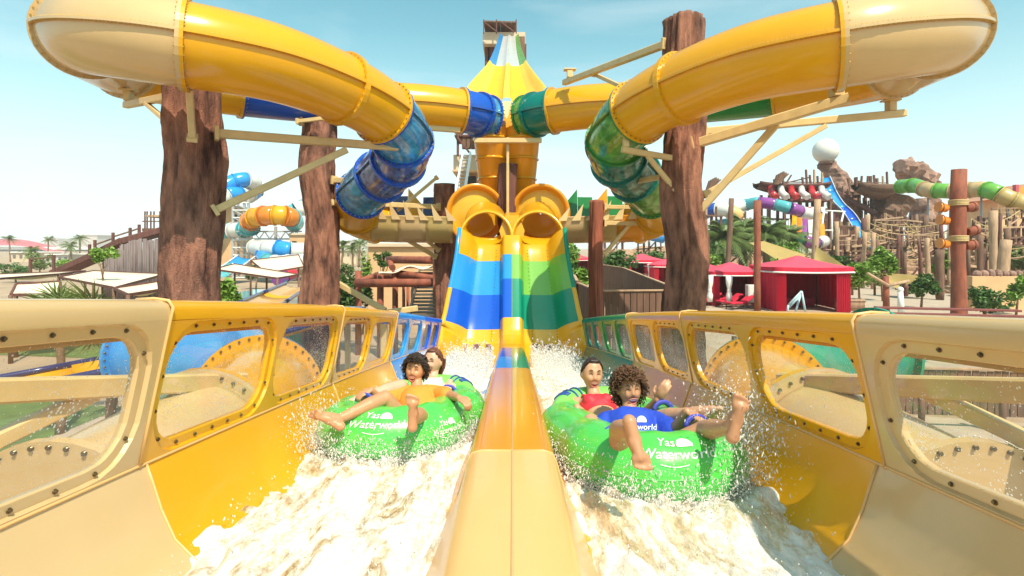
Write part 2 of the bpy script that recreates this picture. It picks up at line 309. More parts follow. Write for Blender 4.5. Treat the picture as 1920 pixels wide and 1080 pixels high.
def foam_mat(name, lo, hi, clear):
    """white water: opaque foam broken by thin clear water"""
    m = bpy.data.materials.new(name); m.use_nodes = True; t = m.node_tree; b = t.nodes['Principled BSDF']; o = t.nodes['Material Output']
    tc = N(t, 'ShaderNodeTexCoord'); mp = N(t, 'ShaderNodeMapping'); mp.inputs['Scale'].default_value = (1, .30, 1); t.links.new(tc.outputs['Object'], mp.inputs[0])
    n = N(t, 'ShaderNodeTexNoise'); n.inputs['Scale'].default_value = 6.5; n.inputs['Detail'].default_value = 9; n.inputs['Roughness'].default_value = .68; n.inputs['Distortion'].default_value = 1.1
    n2 = N(t, 'ShaderNodeTexNoise'); n2.inputs['Scale'].default_value = 38; n2.inputs['Detail'].default_value = 8; n2.inputs['Roughness'].default_value = .7; n2.inputs['Distortion'].default_value = .6
    t.links.new(mp.outputs[0], n.inputs['Vector']); t.links.new(mp.outputs[0], n2.inputs['Vector'])
    rp = N(t, 'ShaderNodeValToRGB'); rp.color_ramp.elements[0].position = .67; rp.color_ramp.elements[0].color = (.88, .865, .83, 1); rp.color_ramp.elements[1].position = .88; rp.color_ramp.elements[1].color = (.86, .60, .27, 1)  # amber painted into the foam, standing in for the yellow floor showing through
    ra = N(t, 'ShaderNodeMath', operation='MULTIPLY_ADD'); ra.inputs[1].default_value = .40; t.links.new(n2.outputs[0], ra.inputs[0]); t.links.new(n.outputs[0], ra.inputs[2]); t.links.new(ra.outputs[0], rp.inputs[0]); t.links.new(rp.outputs[0], b.inputs['Base Color']); b.inputs['Roughness'].default_value = .5
    b.inputs['Subsurface Weight'].default_value = .15; b.inputs['Subsurface Radius'].default_value = (.03, .025, .02); b.inputs['Subsurface Scale'].default_value = 1
    bp = N(t, 'ShaderNodeBump'); bp.inputs['Distance'].default_value = .03; bp.inputs['Strength'].default_value = .8
    t.links.new(n2.outputs[0], bp.inputs['Height']); t.links.new(bp.outputs[0], b.inputs['Normal'])
    gl = N(t, 'ShaderNodeBsdfGlossy'); gl.inputs['Roughness'].default_value = .08; t.links.new(bp.outputs[0], gl.inputs['Normal'])
    tr = N(t, 'ShaderNodeBsdfTransparent'); tr.inputs[0].default_value = (.97, .95, .9, 1)
    fr = N(t, 'ShaderNodeFresnel'); fr.inputs[0].default_value = 1.33; t.links.new(bp.outputs[0], fr.inputs['Normal'])
    mc = N(t, 'ShaderNodeMixShader'); t.links.new(fr.outputs[0], mc.inputs[0]); t.links.new(tr.outputs[0], mc.inputs[1]); t.links.new(gl.outputs[0], mc.inputs[2])
    ad = N(t, 'ShaderNodeMath', operation='MULTIPLY_ADD'); ad.inputs[1].default_value = .35; t.links.new(n2.outputs[0], ad.inputs[0]); t.links.new(n.outputs[0], ad.inputs[2])
    mr = N(t, 'ShaderNodeMapRange'); mr.inputs[1].default_value = lo; mr.inputs[2].default_value = hi; mr.inputs[3].default_value = 1; mr.inputs[4].default_value = clear
    t.links.new(ad.outputs[0], mr.inputs[0])
    mx = N(t, 'ShaderNodeMixShader'); t.links.new(mr.outputs[0], mx.inputs[0]); t.links.new(mc.outputs[0], mx.inputs[1]); t.links.new(b.outputs[0], mx.inputs[2])
    t.links.new(mx.outputs[0], o.inputs[0]); return m
M['foam'] = foam_mat('white_water', .66, .86, .28)
M['drop'] = pm('water_drop', (.88, .87, .84), .2, .03, alpha=.62)
M['fan'] = pm('matte_fan_yellow', (.80, .40, .02), .6, .1, scale=2, spec=.2); M['fan_pale'] = pm('matte_fan_lemon', (.82, .48, .06), .6, .1, scale=2, spec=.2)  # matte uncoated yellows for the lower panels of the drop slide
# ================================================================== ground (structure)
g = MB(); g.add([(-2600, -200, 0), (2600, -200, 0), (2600, 2600, 0), (-2600, 2600, 0)], [(0, 1, 2, 3)]); tag(g.build('ground', M['ground']), kind='structure')
def sheet(name, poly, z, mat, kind='structure'):
    m = MB(); m.add([(x, y, z) for x, y in poly], [tuple(range(len(poly)))]); return tag(m.build(name, mat), kind=kind)
sheet('path', [(3.2, 1), (40, 1), (40, 11.2), (14, 11.2), (3.2, 14)], .004, M['paving'])
sheet('terrace', [(8, 17), (40, 17), (40, 60), (6, 60)], .008, M['paving'])
sheet('path', [(-40, 1), (-2.2, 1), (-2.2, 10), (-40, 22)], .004, M['paving'])
sheet('lawn', [(-40, 9.5), (-9.5, 9.5), (-9.5, 13), (-40, 20)], .012, M['lawn'])
sheet('lawn', [(-40, 22.5), (-9, 18), (-8, 24), (-40, 33)], .012, M['lawn'])

# ================================================================== run-out flume and steep chute
CP = [(10.6, -2.385), (11, -2.37), (11.35, -2.24), (11.65, -1.98), (11.85, -1.64), (12.0, -1.28), (12.15, -.92), (12.3, -.55), (12.5, -.08), (12.68, .14), (13.0, .26)]
def lipz(D): return -(.65+.088*D+.0034*D*D)
def fz(D):
    if D <= 10.6: return lipz(D)-.42
    for i in range(len(CP)-1):
        if D <= CP[i+1][0]:
            p = [V((a, b, 0)) for a, b in CP]; t = (D-CP[i][0])/(CP[i+1][0]-CP[i][0])
            return spt(p, i+t).y
    return CP[-1][1]
def fn_(D):
    e = .03; s = (fz(D+e)-fz(D-e))/(2*e); return V((0, -s, 1)).normalized()
def sm(a, b, x):
    t = max(0, min(1, (x-a)/(b-a))); return t*t*(3-2*t)
def prof(D):
    dt = .42+(-.13+.06*min(1, max(0, (D-1.5))) + .10*sm(2.5, 9.5, D)) - .14*sm(10.5, 11.8, D)
    q = sm(10.6, 11.8, D); xo = 1.43-.27*sm(11.6, 12.6, D); k = xo/1.43; hw = .42+.10*q
    p = [(0, dt), (.15, dt), (.19, dt-.012), (.21, dt-.05), (lerp(.25, .235, q), .16), (lerp(.31, .26, q), .06), (lerp(.42, .30, q), .015)]
    p += [(x*k, n) for x, n in ((.55, 0), (.80, -.006), (lerp(1.05, .98, q), 0))]
    p += [(lerp(1.2, 1.02, q)*k, lerp(.05, .02, q)), (lerp(1.3, 1.08, q)*k, .14), (lerp(1.36, 1.17, q)*k, lerp(.25, .28, q)), (lerp(1.40, 1.30, q)*k, lerp(.35, .42, q)), (xo, hw)]
    return p
def fpt(D, x, n, sd=1):
    nv = fn_(D); return V((sd*x, D, CAMZ+fz(D)))+nv*n
keys = sorted(set([round(-.7+.2*i, 3) for i in range(57)]+[round(10.6+.06*i, 3) for i in range(36)]+[2.04, 2.5, 4.2, 5.7, 6.2, 7.0, 9.0, 10.2, 11.55, 11.76, 12.09, 12.35, 12.40, 12.62]))
keys = [k for k in keys if k <= 12.62]
flume = thing('twin_lane_flume', 'yellow and cream twin lane slide run-out with windowed side walls in the foreground', 'water slide', (0, 3, 0))
chute = thing('steep_twin_chute', 'steep twin chute banded in blue and green below two yellow hoods', 'water slide', (0, 12, 0))
def bands(sd):
    L = sd < 0
    wall = [(-.7, 2.04, 'cream'), (2.04, 4.2, 'yellow'), (4.2, 6.2, 'yellow'), (6.2, 10.2, 'sky' if L else 'teal'), (10.2, 11.55, 'yellow'), (11.55, 11.76, 'lemon'),
            (11.76, 12.09, 'deep' if L else 'jade'), (12.09, 12.40, 'sky' if L else 'lime'), (12.40, 12.62, 'yellow')]
    div = [(-.7, 2.5, 'peach'), (2.5, 5.7, 'amber'), (5.7, 7.0, 'sky' if L else 'jade'), (7.0, 9.0, 'deep' if L else 'grass_green'), (9.0, 11.55, 'yellow'), (11.55, 11.85, 'lemon'),
           (11.85, 12.2, 'deep' if L else 'jade'), (12.2, 12.42, 'sky' if L else 'lime'), (12.42, 12.62, 'yellow')]
    return wall, div
for sd in (-1, 1):
    wall, div = bands(sd)
    for lst, c0, c1, nm in ((div, 0, 5, 'divider_panel'), (wall, 5, 14, 'lane_panel')):
        for a, b, c in lst:
            ks = [k for k in keys if a-1e-6 <= k <= b+1e-6]
            if ks[0] > a+1e-4: ks = [a]+ks
            if ks[-1] < b-1e-4: ks.append(b)
            rows = []
            for k in ks: rows.append([fpt(k, x, n, sd) for x, n in prof(k)[c0:c1+1]])
            m = MB(); m.strip(rows); m.build(nm, M[c], flume if a < 10.3 else chute)
    # pale joint beads
    m = MB()
    m.tube([fpt(k, 1.428, .425, sd) for k in keys if k < 10.3], .006, 6)
    for k in (2.04, 4.2, 6.2, 10.2): m.tube([fpt(k, x*.998, n+.002, sd) for x, n in prof(k)[7:15]], .005, 6)
    m.tube([fpt(2.5, x, n+.001, sd) for x, n in prof(2.5)[0:7]], .004, 6)
    m.build('joint_bead', M['peach'], flume)
    # chute outer flange
    m = MB(); ks = [k for k in keys if k >= 10.2]
    rows = [[fpt(k, prof(k)[-1][0], prof(k)[-1][1], sd), fpt(k, prof(k)[-1][0]+.02, prof(k)[-1][1]+.03, sd), fpt(k, prof(k)[-1][0]+.09, prof(k)[-1][1]+.03, sd), fpt(k, prof(k)[-1][0]+.10, prof(k)[-1][1]-.06, sd), fpt(k, prof(k)[-1][0]+.06, -.1, sd)] for k in ks]
    kc = next(i for i, k in enumerate(ks) if k >= 12.05); m.strip(rows[:kc+1]); m.build('outer_flange', M['lemon'], chute); m = MB(); m.strip(rows[kc:]); m.build('outer_flange', M['sky' if sd < 0 else 'jade'], chute)
    # drain grilles
    for gx in (.44, .70, .97):
        m = MB(); rows = [[fpt(k, gx, .012, sd), fpt(k, gx+.13, .012, sd)] for k in (11.3, 11.36, 11.42, 11.48, 11.54)]
        m.strip(rows); m.build('drain_grille', M['timber_dark'], chute)
    # bolt rows on the chute
    m = MB()
    for k in [11.6+.035*i for i in range(27)]:
        for x in (.45, 1.0):
            q = prof(k)[-1][0]/1.43; m.sph(fpt(k, x*q, .008, sd), .012, 6, 4)
    tag(m.build('bolts', M['bolt'], chute), kind='stuff')
m = MB(); m.tube([fpt(k, 0, prof(k)[0][1]+.001) for k in keys], .004, 6); m.build('centre_bead', M['cream'], flume)

# windowed side walls ------------------------------------------------
def wallH(D, sd): return lerp(.632 if sd < 0 else .578, .535, sm(1.5, 10, D))
def wpt(D, v, o, sd):
    h = v/wallH(D, sd); return V((sd*(1.43-.10*h+o), D+.09*v, CAMZ+lipz(D)+v))
def rrect(th, hw, hh, r):
    dx, dy = math.cos(th), math.sin(th); lo, hi = 0, 3
    def sdf(x, y):
        qx = abs(x)-hw+r; qy = abs(y)-hh+r; return math.hypot(max(qx, 0), max(qy, 0))+min(max(qx, qy), 0)-r
    for _ in range(30):
        mid = (lo+hi)/2
        if sdf(dx*mid, dy*mid) < 0: lo = mid
        else: hi = mid
    return dx*lo, dy*lo
SECT = [(-.75, 2.04, [(-.55, .84), (.95, 1.95)], 'cream'), (2.04, 4.2, [(2.11, 3.02), (3.15, 4.11)], 'yellow'), (4.2, 6.2, [(4.28, 5.11), (5.25, 6.11)], 'yellow'),
        (6.2, 8.2, [(6.32, 7.02), (7.22, 8.02)], 'B'), (8.2, 10.2, [(8.35, 8.98), (9.2, 9.9)], 'B')]
for sd in (-1, 1):
    for (a, b, wins, c) in SECT:
        if c == 'B': c = ('sky' if a < 7 else 'deep') if sd < 0 else ('grass_green' if a < 7 else 'teal')
        fm = MB(); H0 = wallH(a, sd)
        cells = [(a, (wins[0][1]+wins[1][0])/2), ((wins[0][1]+wins[1][0])/2, b)]
        for (w0, w1), (c0, c1) in zip(wins, cells):
            uc = (w0+w1)/2; hw = (w1-w0)/2; H = wallH(uc, sd); v0, v1 = .060, H-.118; vc = (v0+v1)/2; hh = (v1-v0)/2; r = min(.15, hw*.55)
            skew = -.16*(1 if a < 6 else .4)                      # windows lean along the slope
            ths = [2*math.pi*i/64 for i in range(64)]
            for X, Y in ((c0-uc, -vc), (c1-uc, -vc), (c0-uc, H-.07-vc), (c1-uc, H-.07-vc)): ths.append(math.atan2(Y, X) % (2*math.pi))
            ths = sorted(ths)
            def outer(th):
                dx, dy = math.cos(th), math.sin(th); ts = []
                if dx > 1e-9: ts.append((c1-uc)/dx)
                if dx < -1e-9: ts.append((c0-uc)/dx)
                if dy > 1e-9: ts.append((H-.07-vc)/dy)
                if dy < -1e-9: ts.append(-vc/dy)
                t = min(ts); return dx*t, dy*t
            def ring(dr, o):
                res = []
                for th in ths:
                    if dr is None: x, y = outer(th)
                    else: x, y = rrect(th, hw+dr, hh+dr, r+dr)
                    res.append(wpt(uc+x, vc+y, o, sd))
                return res
            fm.strip([ring(None, 0), ring(.043, 0), ring(.036, .016), ring(.0, .018), ring(-.004, .024), ring(-.004, .05), ring(None, .05)], smooth=False, cyc=True)
            pn = MB(); rg = ring(.008, .034); cpt = wpt(uc, vc, .034, sd); pn.add(rg+[cpt], [(i, (i+1) % len(rg), len(rg)) for i in range(len(rg))]); 
            pane = pn.build('pane', M['pane'], flume)
            if uc < 5.6:                                            # bolts round the opening
                per = []
                fine = [rrect(2*math.pi*i/400, hw+.02, hh+.02, r+.02) for i in range(400)]
                acc = 0; step = .135 if uc > 2.1 else .15; last = fine[0]
                for q in fine:
                    acc += math.hypot(q[0]-last[0], q[1]-last[1]); last = q
                    if acc >= step: acc = 0; per.append(q)
                bm_ = MB()
                for (x, y) in per:
                    ce = wpt(uc+x, vc+y, .016, sd); nrm = V((-sd, 0, .12)).normalized()
                    if uc < 3.8:
                        b1 = MB(); b1.cyl(ce, ce+nrm*.003, .0085, .0085, 10); b1.cyl(ce+nrm*.003, ce+nrm*.009, .0055, .005, 6, smooth=False); b1.build('bolt', M['bolt'], flume)
                    else: bm_.cyl(ce, ce+nrm*.009, .007, .006, 6)
                if bm_.v: tag(bm_.build('bolts', M['bolt'], flume), kind='stuff')
        # cap rail
        n_ = int((b-a)/.15)
        rows = []
        for i in range(n_+1):
            D = lerp(a+.002, b-.002, i/n_); H = wallH(D, sd)
            rows.append([wpt(D, H+v, o, sd) for v, o in ((-.07, 0), (-.03, .004), (-.008, .018), (.006, .045), (.010, .10), (.008, .14), (-.01, .16), (-.14, .165), (-.14, .05))])
        cp = MB(); cp.strip(rows); cp.build('cap_rail', M[c], flume)
        fm.build('window_wall', M[c], flume)
        # outer skirt of the flume below the lip
        rows = [[wpt(D, 0, .05, sd), wpt(D, -.25, .04, sd), wpt(D, -.6, -.2, sd)] for D in [lerp(a, b, i/8) for i in range(9)]]
        sk = MB(); sk.strip(rows); sk.build('outer_skirt', M[c], flume)
    for k in (2.04, 4.2, 6.2):
        m = MB(); H = wallH(k, sd); m.tube([wpt(k, v, -.002, sd) for v in (0, .2, .4, H-.07, H-.02)]+[wpt(k, H+.006, .02, sd), wpt(k, H+.014, .08, sd), wpt(k, H+.01, .15, sd)], .0065, 6); m.build('joint_bead', M['peach'], flume)
# legs that carry the flume
for sd in (-1, 1):
    for D in (2.6, 5.6, 8.8):
        m = MB(); m.beam(W(sd*.9, D, fz(D)-.1), (sd*.9, D, 0), .16, .16); m.build('leg', M['beam'], flume)

# hoods over the chute ------------------------------------------------
for sd in (-1, 1):
    hp = [W(sd*.60, 12.42, .26), W(sd*.60, 12.62, .33), W(sd*.61, 12.9, .42), W(sd*.63, 13.3, .52), W(sd*.68, 13.8, .66)]
    rows = []; n = 28
    for k, (t, p) in enumerate(spline(hp, 5)):
        r = .545; arc = sm(0, 1.2, t); row = []
        for i in range(n+1):
            a0 = lerp(-.12, -.5, arc)*math.pi; ang = lerp(a0, math.pi-a0, i/n)
            fl = 1+.10*(1-sm(0, .9, t))
            # the mouth is cut back towards the crown
            row.append(p+V((math.cos(ang)*r*fl, .24*max(0, math.sin(ang))*(1-sm(0, 1.4, t)), math.sin(ang)*r*fl)))
        rows.append(row)
    m = MB(); m.strip(rows); m.build('hood', M['yellow'], chute, solid=.03)
    m = MB(); m.tube([rows[0][i] for i in range(n+1)], .035, 8); m.build('hood_rim', M['lemon'], chute)
    m = MB(); rows2 = [[fpt(k, x, n_, sd) for x, n_ in ((.2, .2), (.3, .06), (.45, 0), (.6, -.01), (.8, 0), (.95, .05), (1.06, .2), (1.12, .45))] for k in (12.62, 12.75, 12.9, 13.0)]
    m.strip(rows2); m.build('hood_floor', M['yellow'], chute)
    # bell where the wave trough turns into the hood
    c = W(sd*.86-.1, 13.95, .90); ax = V((-sd*.22, -1, -.05)).normalized(); s_, u_, _ = frame(ax); rows = []
    for (d, r) in ((-.5, .72), (-.1, .75), (.12, .78), (.16, .77), (.14, .69), (.0, .62), (-.02, .58), (.03, .44), (.06, .22), (.07, .02)):
        rows.append([c+ax*d+s_*(r*math.cos(2*math.pi*i/40))+u_*(r*math.sin(2*math.pi*i/40)) for i in range(40)])
    m = MB(); m.strip(rows[:6], cyc=True); m.build('bell', M['amber'], chute)
    m = MB(); m.strip(rows[5:], cyc=True); m.build('bell_end', M['lemon'], chute)
m = MB()
m.prism([W(-.14, 12.55, -.1), W(.14, 12.55, -.1), W(.30, 12.62, .4), W(.16, 12.7, .78), W(-.16, 12.7, .78), W(-.30, 12.62, .4)], (0, .5, .1)); m.build('web', M['yellow'], chute)
for x in (-1, 1):
    m = MB(); m.beam(W(x*.8, 12.9, -.2), (x*.8, 13.2, 0), .2, .2); m.build('leg', M['beam'], chute)
    m = MB(); m.beam(W(x*.8, 12.0, -1.7), (x*.8, 12.2, 0), .2, .2); m.build('leg', M['beam'], chute)

# ================================================================== twin tube slides
TP = [(.50, 14.0, 3.42), (1.02, 13.5, 3.44), (1.95, 13.1, 3.46), (3.1, 12.7, 3.42), (4.6, 12.0, 3.38), (6.0, 11.1, 3.34), (6.85, 9.85, 3.28), (6.62, 8.5, 3.16), (5.95, 7.4, 2.95),
      (5.15, 6.85, 2.74), (4.25, 6.8, 2.6), (3.35, 7.5, 2.6), (2.65, 8.5, 2.52), (2.22, 9.3, 2.36), (2.02, 10.0, 2.1), (2.15, 10.6, 1.82), (2.62, 11.3, 1.58), (3.2, 12.0, 1.30), (3.62, 12.8, 1.03), (3.72, 13.5, .80), (3.35, 13.9, .68)]
TR = .535
def tube_ride(sd):
    L = sd < 0; off = -.12
    pts = [W(sd*x+off*sm(8, 13, d), d, z) for x, d, z in TP]
    root = thing('tube_slide', ('yellow and blue looping tube slide on the left side' if L else 'yellow and green looping tube slide on the right side'), 'water slide', W(sd*4, 9, -3.9))
    A, B, G, Dk = ('sky', 'blue', 'glass_blue', 'glass_dark') if L else ('lime', 'teal', 'glass_green', 'glass_teal')
    seg = [(0, .55, G), (.55, 1.18, 'blue' if L else 'teal'), (1.18, 2.9, 'yellow'), (2.9, 4.75, 'blue' if L else 'grass_green'), (4.75, 6.25, 'yellow'), (6.25, 8.15, 'cream'), (8.15, 10.08, 'cream'), (10.08, 11.95, 'yellow'), (11.95, 13.0, 'yellow'),
           (13.0, 14.25, G), (14.25, 15.2, Dk), (15.2, 16.2, Dk), (16.2, 17.3, G), (17.3, 18.6, 'yellow'), (18.6, 20, 'yellow')]
    n = 36
    for (a, b, c) in seg:
        m = MB(); k = max(6, int((b-a)*9)); rows = []; sl = []; sr = []
        for i in range(k+1):
            t = lerp(a, b, i/k); p = spt(pts, t); s_, u_, t_ = frame(spt(pts, min(20, t+.02))-spt(pts, max(0, t-.02)))
            rows.append([p+s_*(TR*math.cos(2*math.pi*j/n))+u_*(TR*math.sin(2*math.pi*j/n)) for j in range(n)])
            sl.append((p-s_*TR, -s_, u_)); sr.append((p+s_*TR, s_, u_))
        m.strip(rows, cyc=True); sh = m.build('tube_section', M[c], root)
        bo = MB()
        # side seams: two flanges bolted together
        for line in (sl, sr):
            fl = MB(); fl.strip([[q+u*.022, q+o*.045+u*.018, q+o*.045-u*.018, q-u*.022] for q, o, u in line], smooth=False); fl.build('seam_flange', M[c], sh)
            for i in range(len(line)-1):
                for f in (.0, .33, .67):
                    q = line[i][0].lerp(line[i+1][0], f); o, u = line[i][1], line[i][2]
                    bo.cyl(q+o*.026-u*.030, q+o*.026+u*.030, .011, .011, 6)
        # end collar
        for e, t in ((0, a), (1, b)):
            p = spt(pts, t); s_, u_, t_ = frame(spt(pts, min(20, t+.02))-spt(pts, max(0, t-.02)))
            d0, d1 = ((.0, .045) if e == 0 else (-.045, -.0))
            rr = [[p+t_*d+s_*(r*math.cos(2*math.pi*j/n))+u_*(r*math.sin(2*math.pi*j/n)) for j in range(n)] for d, r in ((d0, TR-.01), (d0, TR+.055), (d1, TR+.055), (d1, TR-.01))]
            co = MB(); co.strip(rr, smooth=False, cyc=True)
            co.build('collar', M[c if 'glass' not in c else ('deep' if L else 'teal') if 'dark' in c or 'teal' in c else ('blue' if L else 'grass_green')], sh)
            if e == 0:
                for j in range(36):
                    an = 2*math.pi*j/36; q = p+s_*((TR+.03)*math.cos(an))+u_*((TR+.03)*math.sin(an)); bo.cyl(q-t_*.06, q+t_*.058, .011, .011, 6)
        tag(bo.build('bolts', M['bolt_tan'] if c in ('yellow', 'cream') else M['bolt'], sh), kind='stuff')
    # wave trough with saw-toothed crests
    w0, w1 = W(sd*3.5+off, 13.9, .66), W(sd*1.45+off, 14.15, .62)
    ax = (w1-w0).normalized(); s_, u_, _ = frame(ax); front = s_ if s_.y < 0 else -s_; Lw = (w1-w0).length
    for i in range(3):                                        # smooth half-pipe in three lengths
        rows = []
        for k in range(7):
            p = w0.lerp(w1, (i+k/6)/3); rows.append([p+front*.74+u_*.16, p+front*.72+u_*.13]+[p+front*(.70*math.cos(math.pi*j/14))-u_*(.50*math.sin(math.pi*j/14)) for j in range(15)]+[p-front*.72+u_*.10])
        m = MB(); m.strip(rows); m.build('trough_shell', M[('tan', 'cream', 'tan')[i] if L else ('amber', 'tan', 'cream')[i]], root, solid=.02)
    for i in range(5):                                        # slanting splash boards along the far rim
        a = w0.lerp(w1, i/5)-front*.72; b = w0.lerp(w1, (i+.98)/5)-front*.72
        m = MB(); m.prism([a+u_*.02, b+u_*.02, b+u_*lerp(.55, .80, (i % 2))-front*.12, a+u_*lerp(1.02, .78, (i % 2))-front*.12], -front*.03); m.build('splash_board', M[('navy' if L else 'grass_green') if i != 2 else 'yellow'], root)
    for i in range(6):                                        # upright fins on the near rim
        q = w0.lerp(w1, (i+.6)/6)+front*.72; hh = (.62, .50, .55, .42, .48, .40)[i]
        m = MB(); m.prism([q+u_*.06, q+ax*.02+u_*hh-ax*.10, q+ax*.22+u_*.06], front*.03); m.build('fin', M['cream' if L else 'pale_yellow'], root)
    return root
tube_ride(-1); tube_ride(1)

# ================================================================== tower drop slide in the middle
ds = thing('drop_slide', 'tall yellow twin lane drop slide falling from the high tower', 'water slide', W(-.15, 20, -3.9))
path = [P(955, 68, 57), P(953, 92, 43), P(952, 124, 29.5), P(951, 152, 21.5), P(950, 174, 17.6), P(950, 194, 15.4)]
sp = spline(path, 6)
def dsec(t, p):
    w = lerp(.92, .95, sm(0, 3, t))+.10*sm(3, 5, t); s_ = V((1, 0, 0)); tn = (spt(path, min(5, t+.05))-spt(path, max(0, t-.05))).normalized(); u = s_.cross(tn); u = u if u.z > 0 else -u
    h = lerp(.25, .40, sm(1.5, 3.5, t))
    xs = [(-w*1.08, h*1.1), (-w, h), (-w*.93, h*.5), (-w*.82, .1), (-w*.7, .01), (-w*.4, 0), (-w*.16, .02), (-w*.10, .16), (w*.10, .16), (w*.16, .02), (w*.4, 0), (w*.7, .01), (w*.82, .1), (w*.93, h*.5), (w, h), (w*1.08, h*1.1)]
    return [p+s_*x+u*y for x, y in xs]
rows = [dsec(t, p) for t, p in sp]; cut = next(i for i, (t, p) in enumerate(sp) if t >= 2)
for (c0, c1, top, low) in ((0, 4, 'sky', 'fan_pale'), (4, 7, 'white', 'fan'), (7, 8, 'white', 'fan_pale'), (8, 11, 'white', 'fan'), (11, 15, 'lime', 'fan_pale')):
    m = MB(); m.strip([r[c0:c1+1] for r in rows[:cut+1]]); m.build('lane_panel', M[top], ds)
    m = MB(); m.strip([r[c0:c1+1] for r in rows[cut:]]); m.build('lane_panel', M[low], ds)
m = MB(); m.strip([[P(950, 194, 15.4)+V((x*1.0, 0, .0)) for x in (-1, -.5, 0, .5, 1)], [W(-.14+x*.75, 14.9, 3.75) for x in (-1, -.5, 0, .5, 1)], [W(-.14+x*.5, 14.3, 3.35) for x in (-1, -.5, 0, .5, 1)], [W(-.14+x*.45, 14.1, 3.0) for x in (-1, -.5, 0, .5, 1)]]); m.build('splitter', M['amber'], ds, solid=.05)
# double-barrelled underside that hangs below the lip
for sd in (-1, 1):
    rows = []
    for t, (z, d, w) in enumerate(((3.15, 13.95, .90), (2.9, 14.05, .88), (2.4, 14.3, .84), (1.9, 14.6, .80), (1.35, 14.9, .76), (.9, 15.1, .74))):
        rows.append([W(-.14+sd*w*(j/10), d-.30*math.sin(math.pi*j/10)**.7+(.25 if j == 10 else 0), z) for j in range(11)])
    m = MB(); m.strip(rows); m.build('underside_shell', M['amber'], ds)
    for r in rows[1:-1]:
        m = MB(); m.tube([q+V((0, -.01, 0)) for q in r], .04, 6); m.build('rib', M['yellow'], ds)
m = MB(); m.beam(W(-.95, 13.5, 2.72), W(.75, 13.5, 2.72), .09, .12); m.build('cross_beam', M['beam'], ds)
m = MB(); m.prism([W(-.24, 14.05, 3.80), W(-.04, 14.05, 3.80), W(.0, 13.7, 3.55), W(-.14, 13.6, 3.3), W(-.28, 13.7, 3.55)], (0, .12, .1)); m.build('nose_piece', M['pale_yellow'], ds)

# ================================================================== carved columns with their steel arms
def trunk_mesh(c, r0, r1, zt, zb=0, seed=1, n=76, amp=.24, ph=.06):
    rr = random.Random(seed); rows = []; m = int((zt-zb)/ph)+1; lean = V((rr.uniform(-.04, .04), rr.uniform(-.04, .04), 0))
    for k in range(m+1):
        z = lerp(zb, zt, k/m); t = (z-zb)/(zt-zb); r = lerp(r0, r1, t)*(1+.25*max(0, 1-(z-zb)/.7)**2); row = []
        for i in range(n):
            a = 2*math.pi*i/n; d = V((math.cos(a), math.sin(a), 0))
            wob = V((mnoise.noise(V((seed*3.3, 0, z*.7))), mnoise.noise(V((0, seed*5.1, z*.7))), 0))*.32*r0
            q = mnoise.noise(V((d.x*1.3+seed*7.1, d.y*1.3, z*.55)))*.9+mnoise.noise(V((d.x*3.2+seed*3, d.y*3.2, z*.9)))*.55+mnoise.noise(V((d.x*8, d.y*8+seed, z*1.6)))*.30-abs(mnoise.noise(V((d.x*3.6, d.y*3.6+seed*2, z*.55))))*.9-abs(mnoise.noise(V((d.x*7, d.y*7+seed*2, z*1.9))))*.45+.35+mnoise.noise(V((d.x*17, d.y*17+seed, z*5)))*.12
            row.append(V((c[0], c[1], z))+lean*t+wob+d*r*(1+amp*q))
        rows.append(row)
    mb = MB(); mb.strip(rows, cyc=True); mb.add(rows[-1]+[V((c[0], c[1], zt+.03))+lean], [(i, (i+1) % n, n) for i in range(n)]); return mb
def column(px, D, wpx, ytop, label, arms, seed, mat='bark', r1=None):
    c = P(px, 465, D); r = wpx*D/2000; zt = P(px, ytop, D).z
    root = thing('support_column', label, 'column', (c.x, c.y, 0))
    trunk_mesh((c.x, c.y), r*1.05, r1 or r*.95, zt, 0, seed).build('trunk', M[mat], root)
    for (a, b, w, h, nm) in arms:
        m = MB(); A, Bq = P(*a), P(*b); m.beam(A, Bq, w, h)
        o = m.build(nm, M['beam'], root)
        t = (Bq-A).normalized(); q = MB(); q.bbox(A+t*.03, (w*1.5, .06, h*1.6), t.to_track_quat('Y', 'Z').to_matrix(), .008); q.build('mount_plate', M['beam'], o)
        if nm == 'arm' and (Bq-A).length > .8:
            c_ = A.lerp(Bq, .93); q = MB(); q.bbox(c_+V((0, 0, h*.5+.09)), (w*1.1, w*1.3, .18), None, .01); q.build('saddle', M['beam'], o)
            q = MB(); q.bbox(c_+V((0, 0, h*.5+.19)), (w*2.4, w*1.6, .03), None, .008); q.build('saddle_plate', M['beam'], o)
    return root
column(360, 8.1, 94, 148, 'thick carved brown column nearest the camera on the left', [
    ((318, 181, 8.1), (236, 197, 9.2), .10, .11, 'arm'), ((320, 234, 8.1), (274, 194, 8.6), .07, .07, 'brace'), ((402, 250, 8.0), (745, 276, 9.5), .12, .13, 'arm'), ((400, 396, 8.0), (650, 281, 8.9), .10, .11, 'brace'),
    ((361, 262, 7.62), (355, 166, 7.2), .09, .11, 'arm')], 3)
column(598, 12.2, 60, 203, 'carved brown column behind the nearest left column', [
    ((625, 338, 12.1), (745, 339, 11.2), .11, .12, 'arm'), ((624, 381, 12.1), (692, 341, 11.6), .08, .09, 'brace'), ((628, 227, 12.2), (862, 244, 13.2), .12, .13, 'arm'), ((566, 232, 12.0), (562, 200, 11.6), .08, .1, 'bracket'), ((556, 228, 11.7), (606, 222, 11.6), .07, .08, 'arm')], 5)
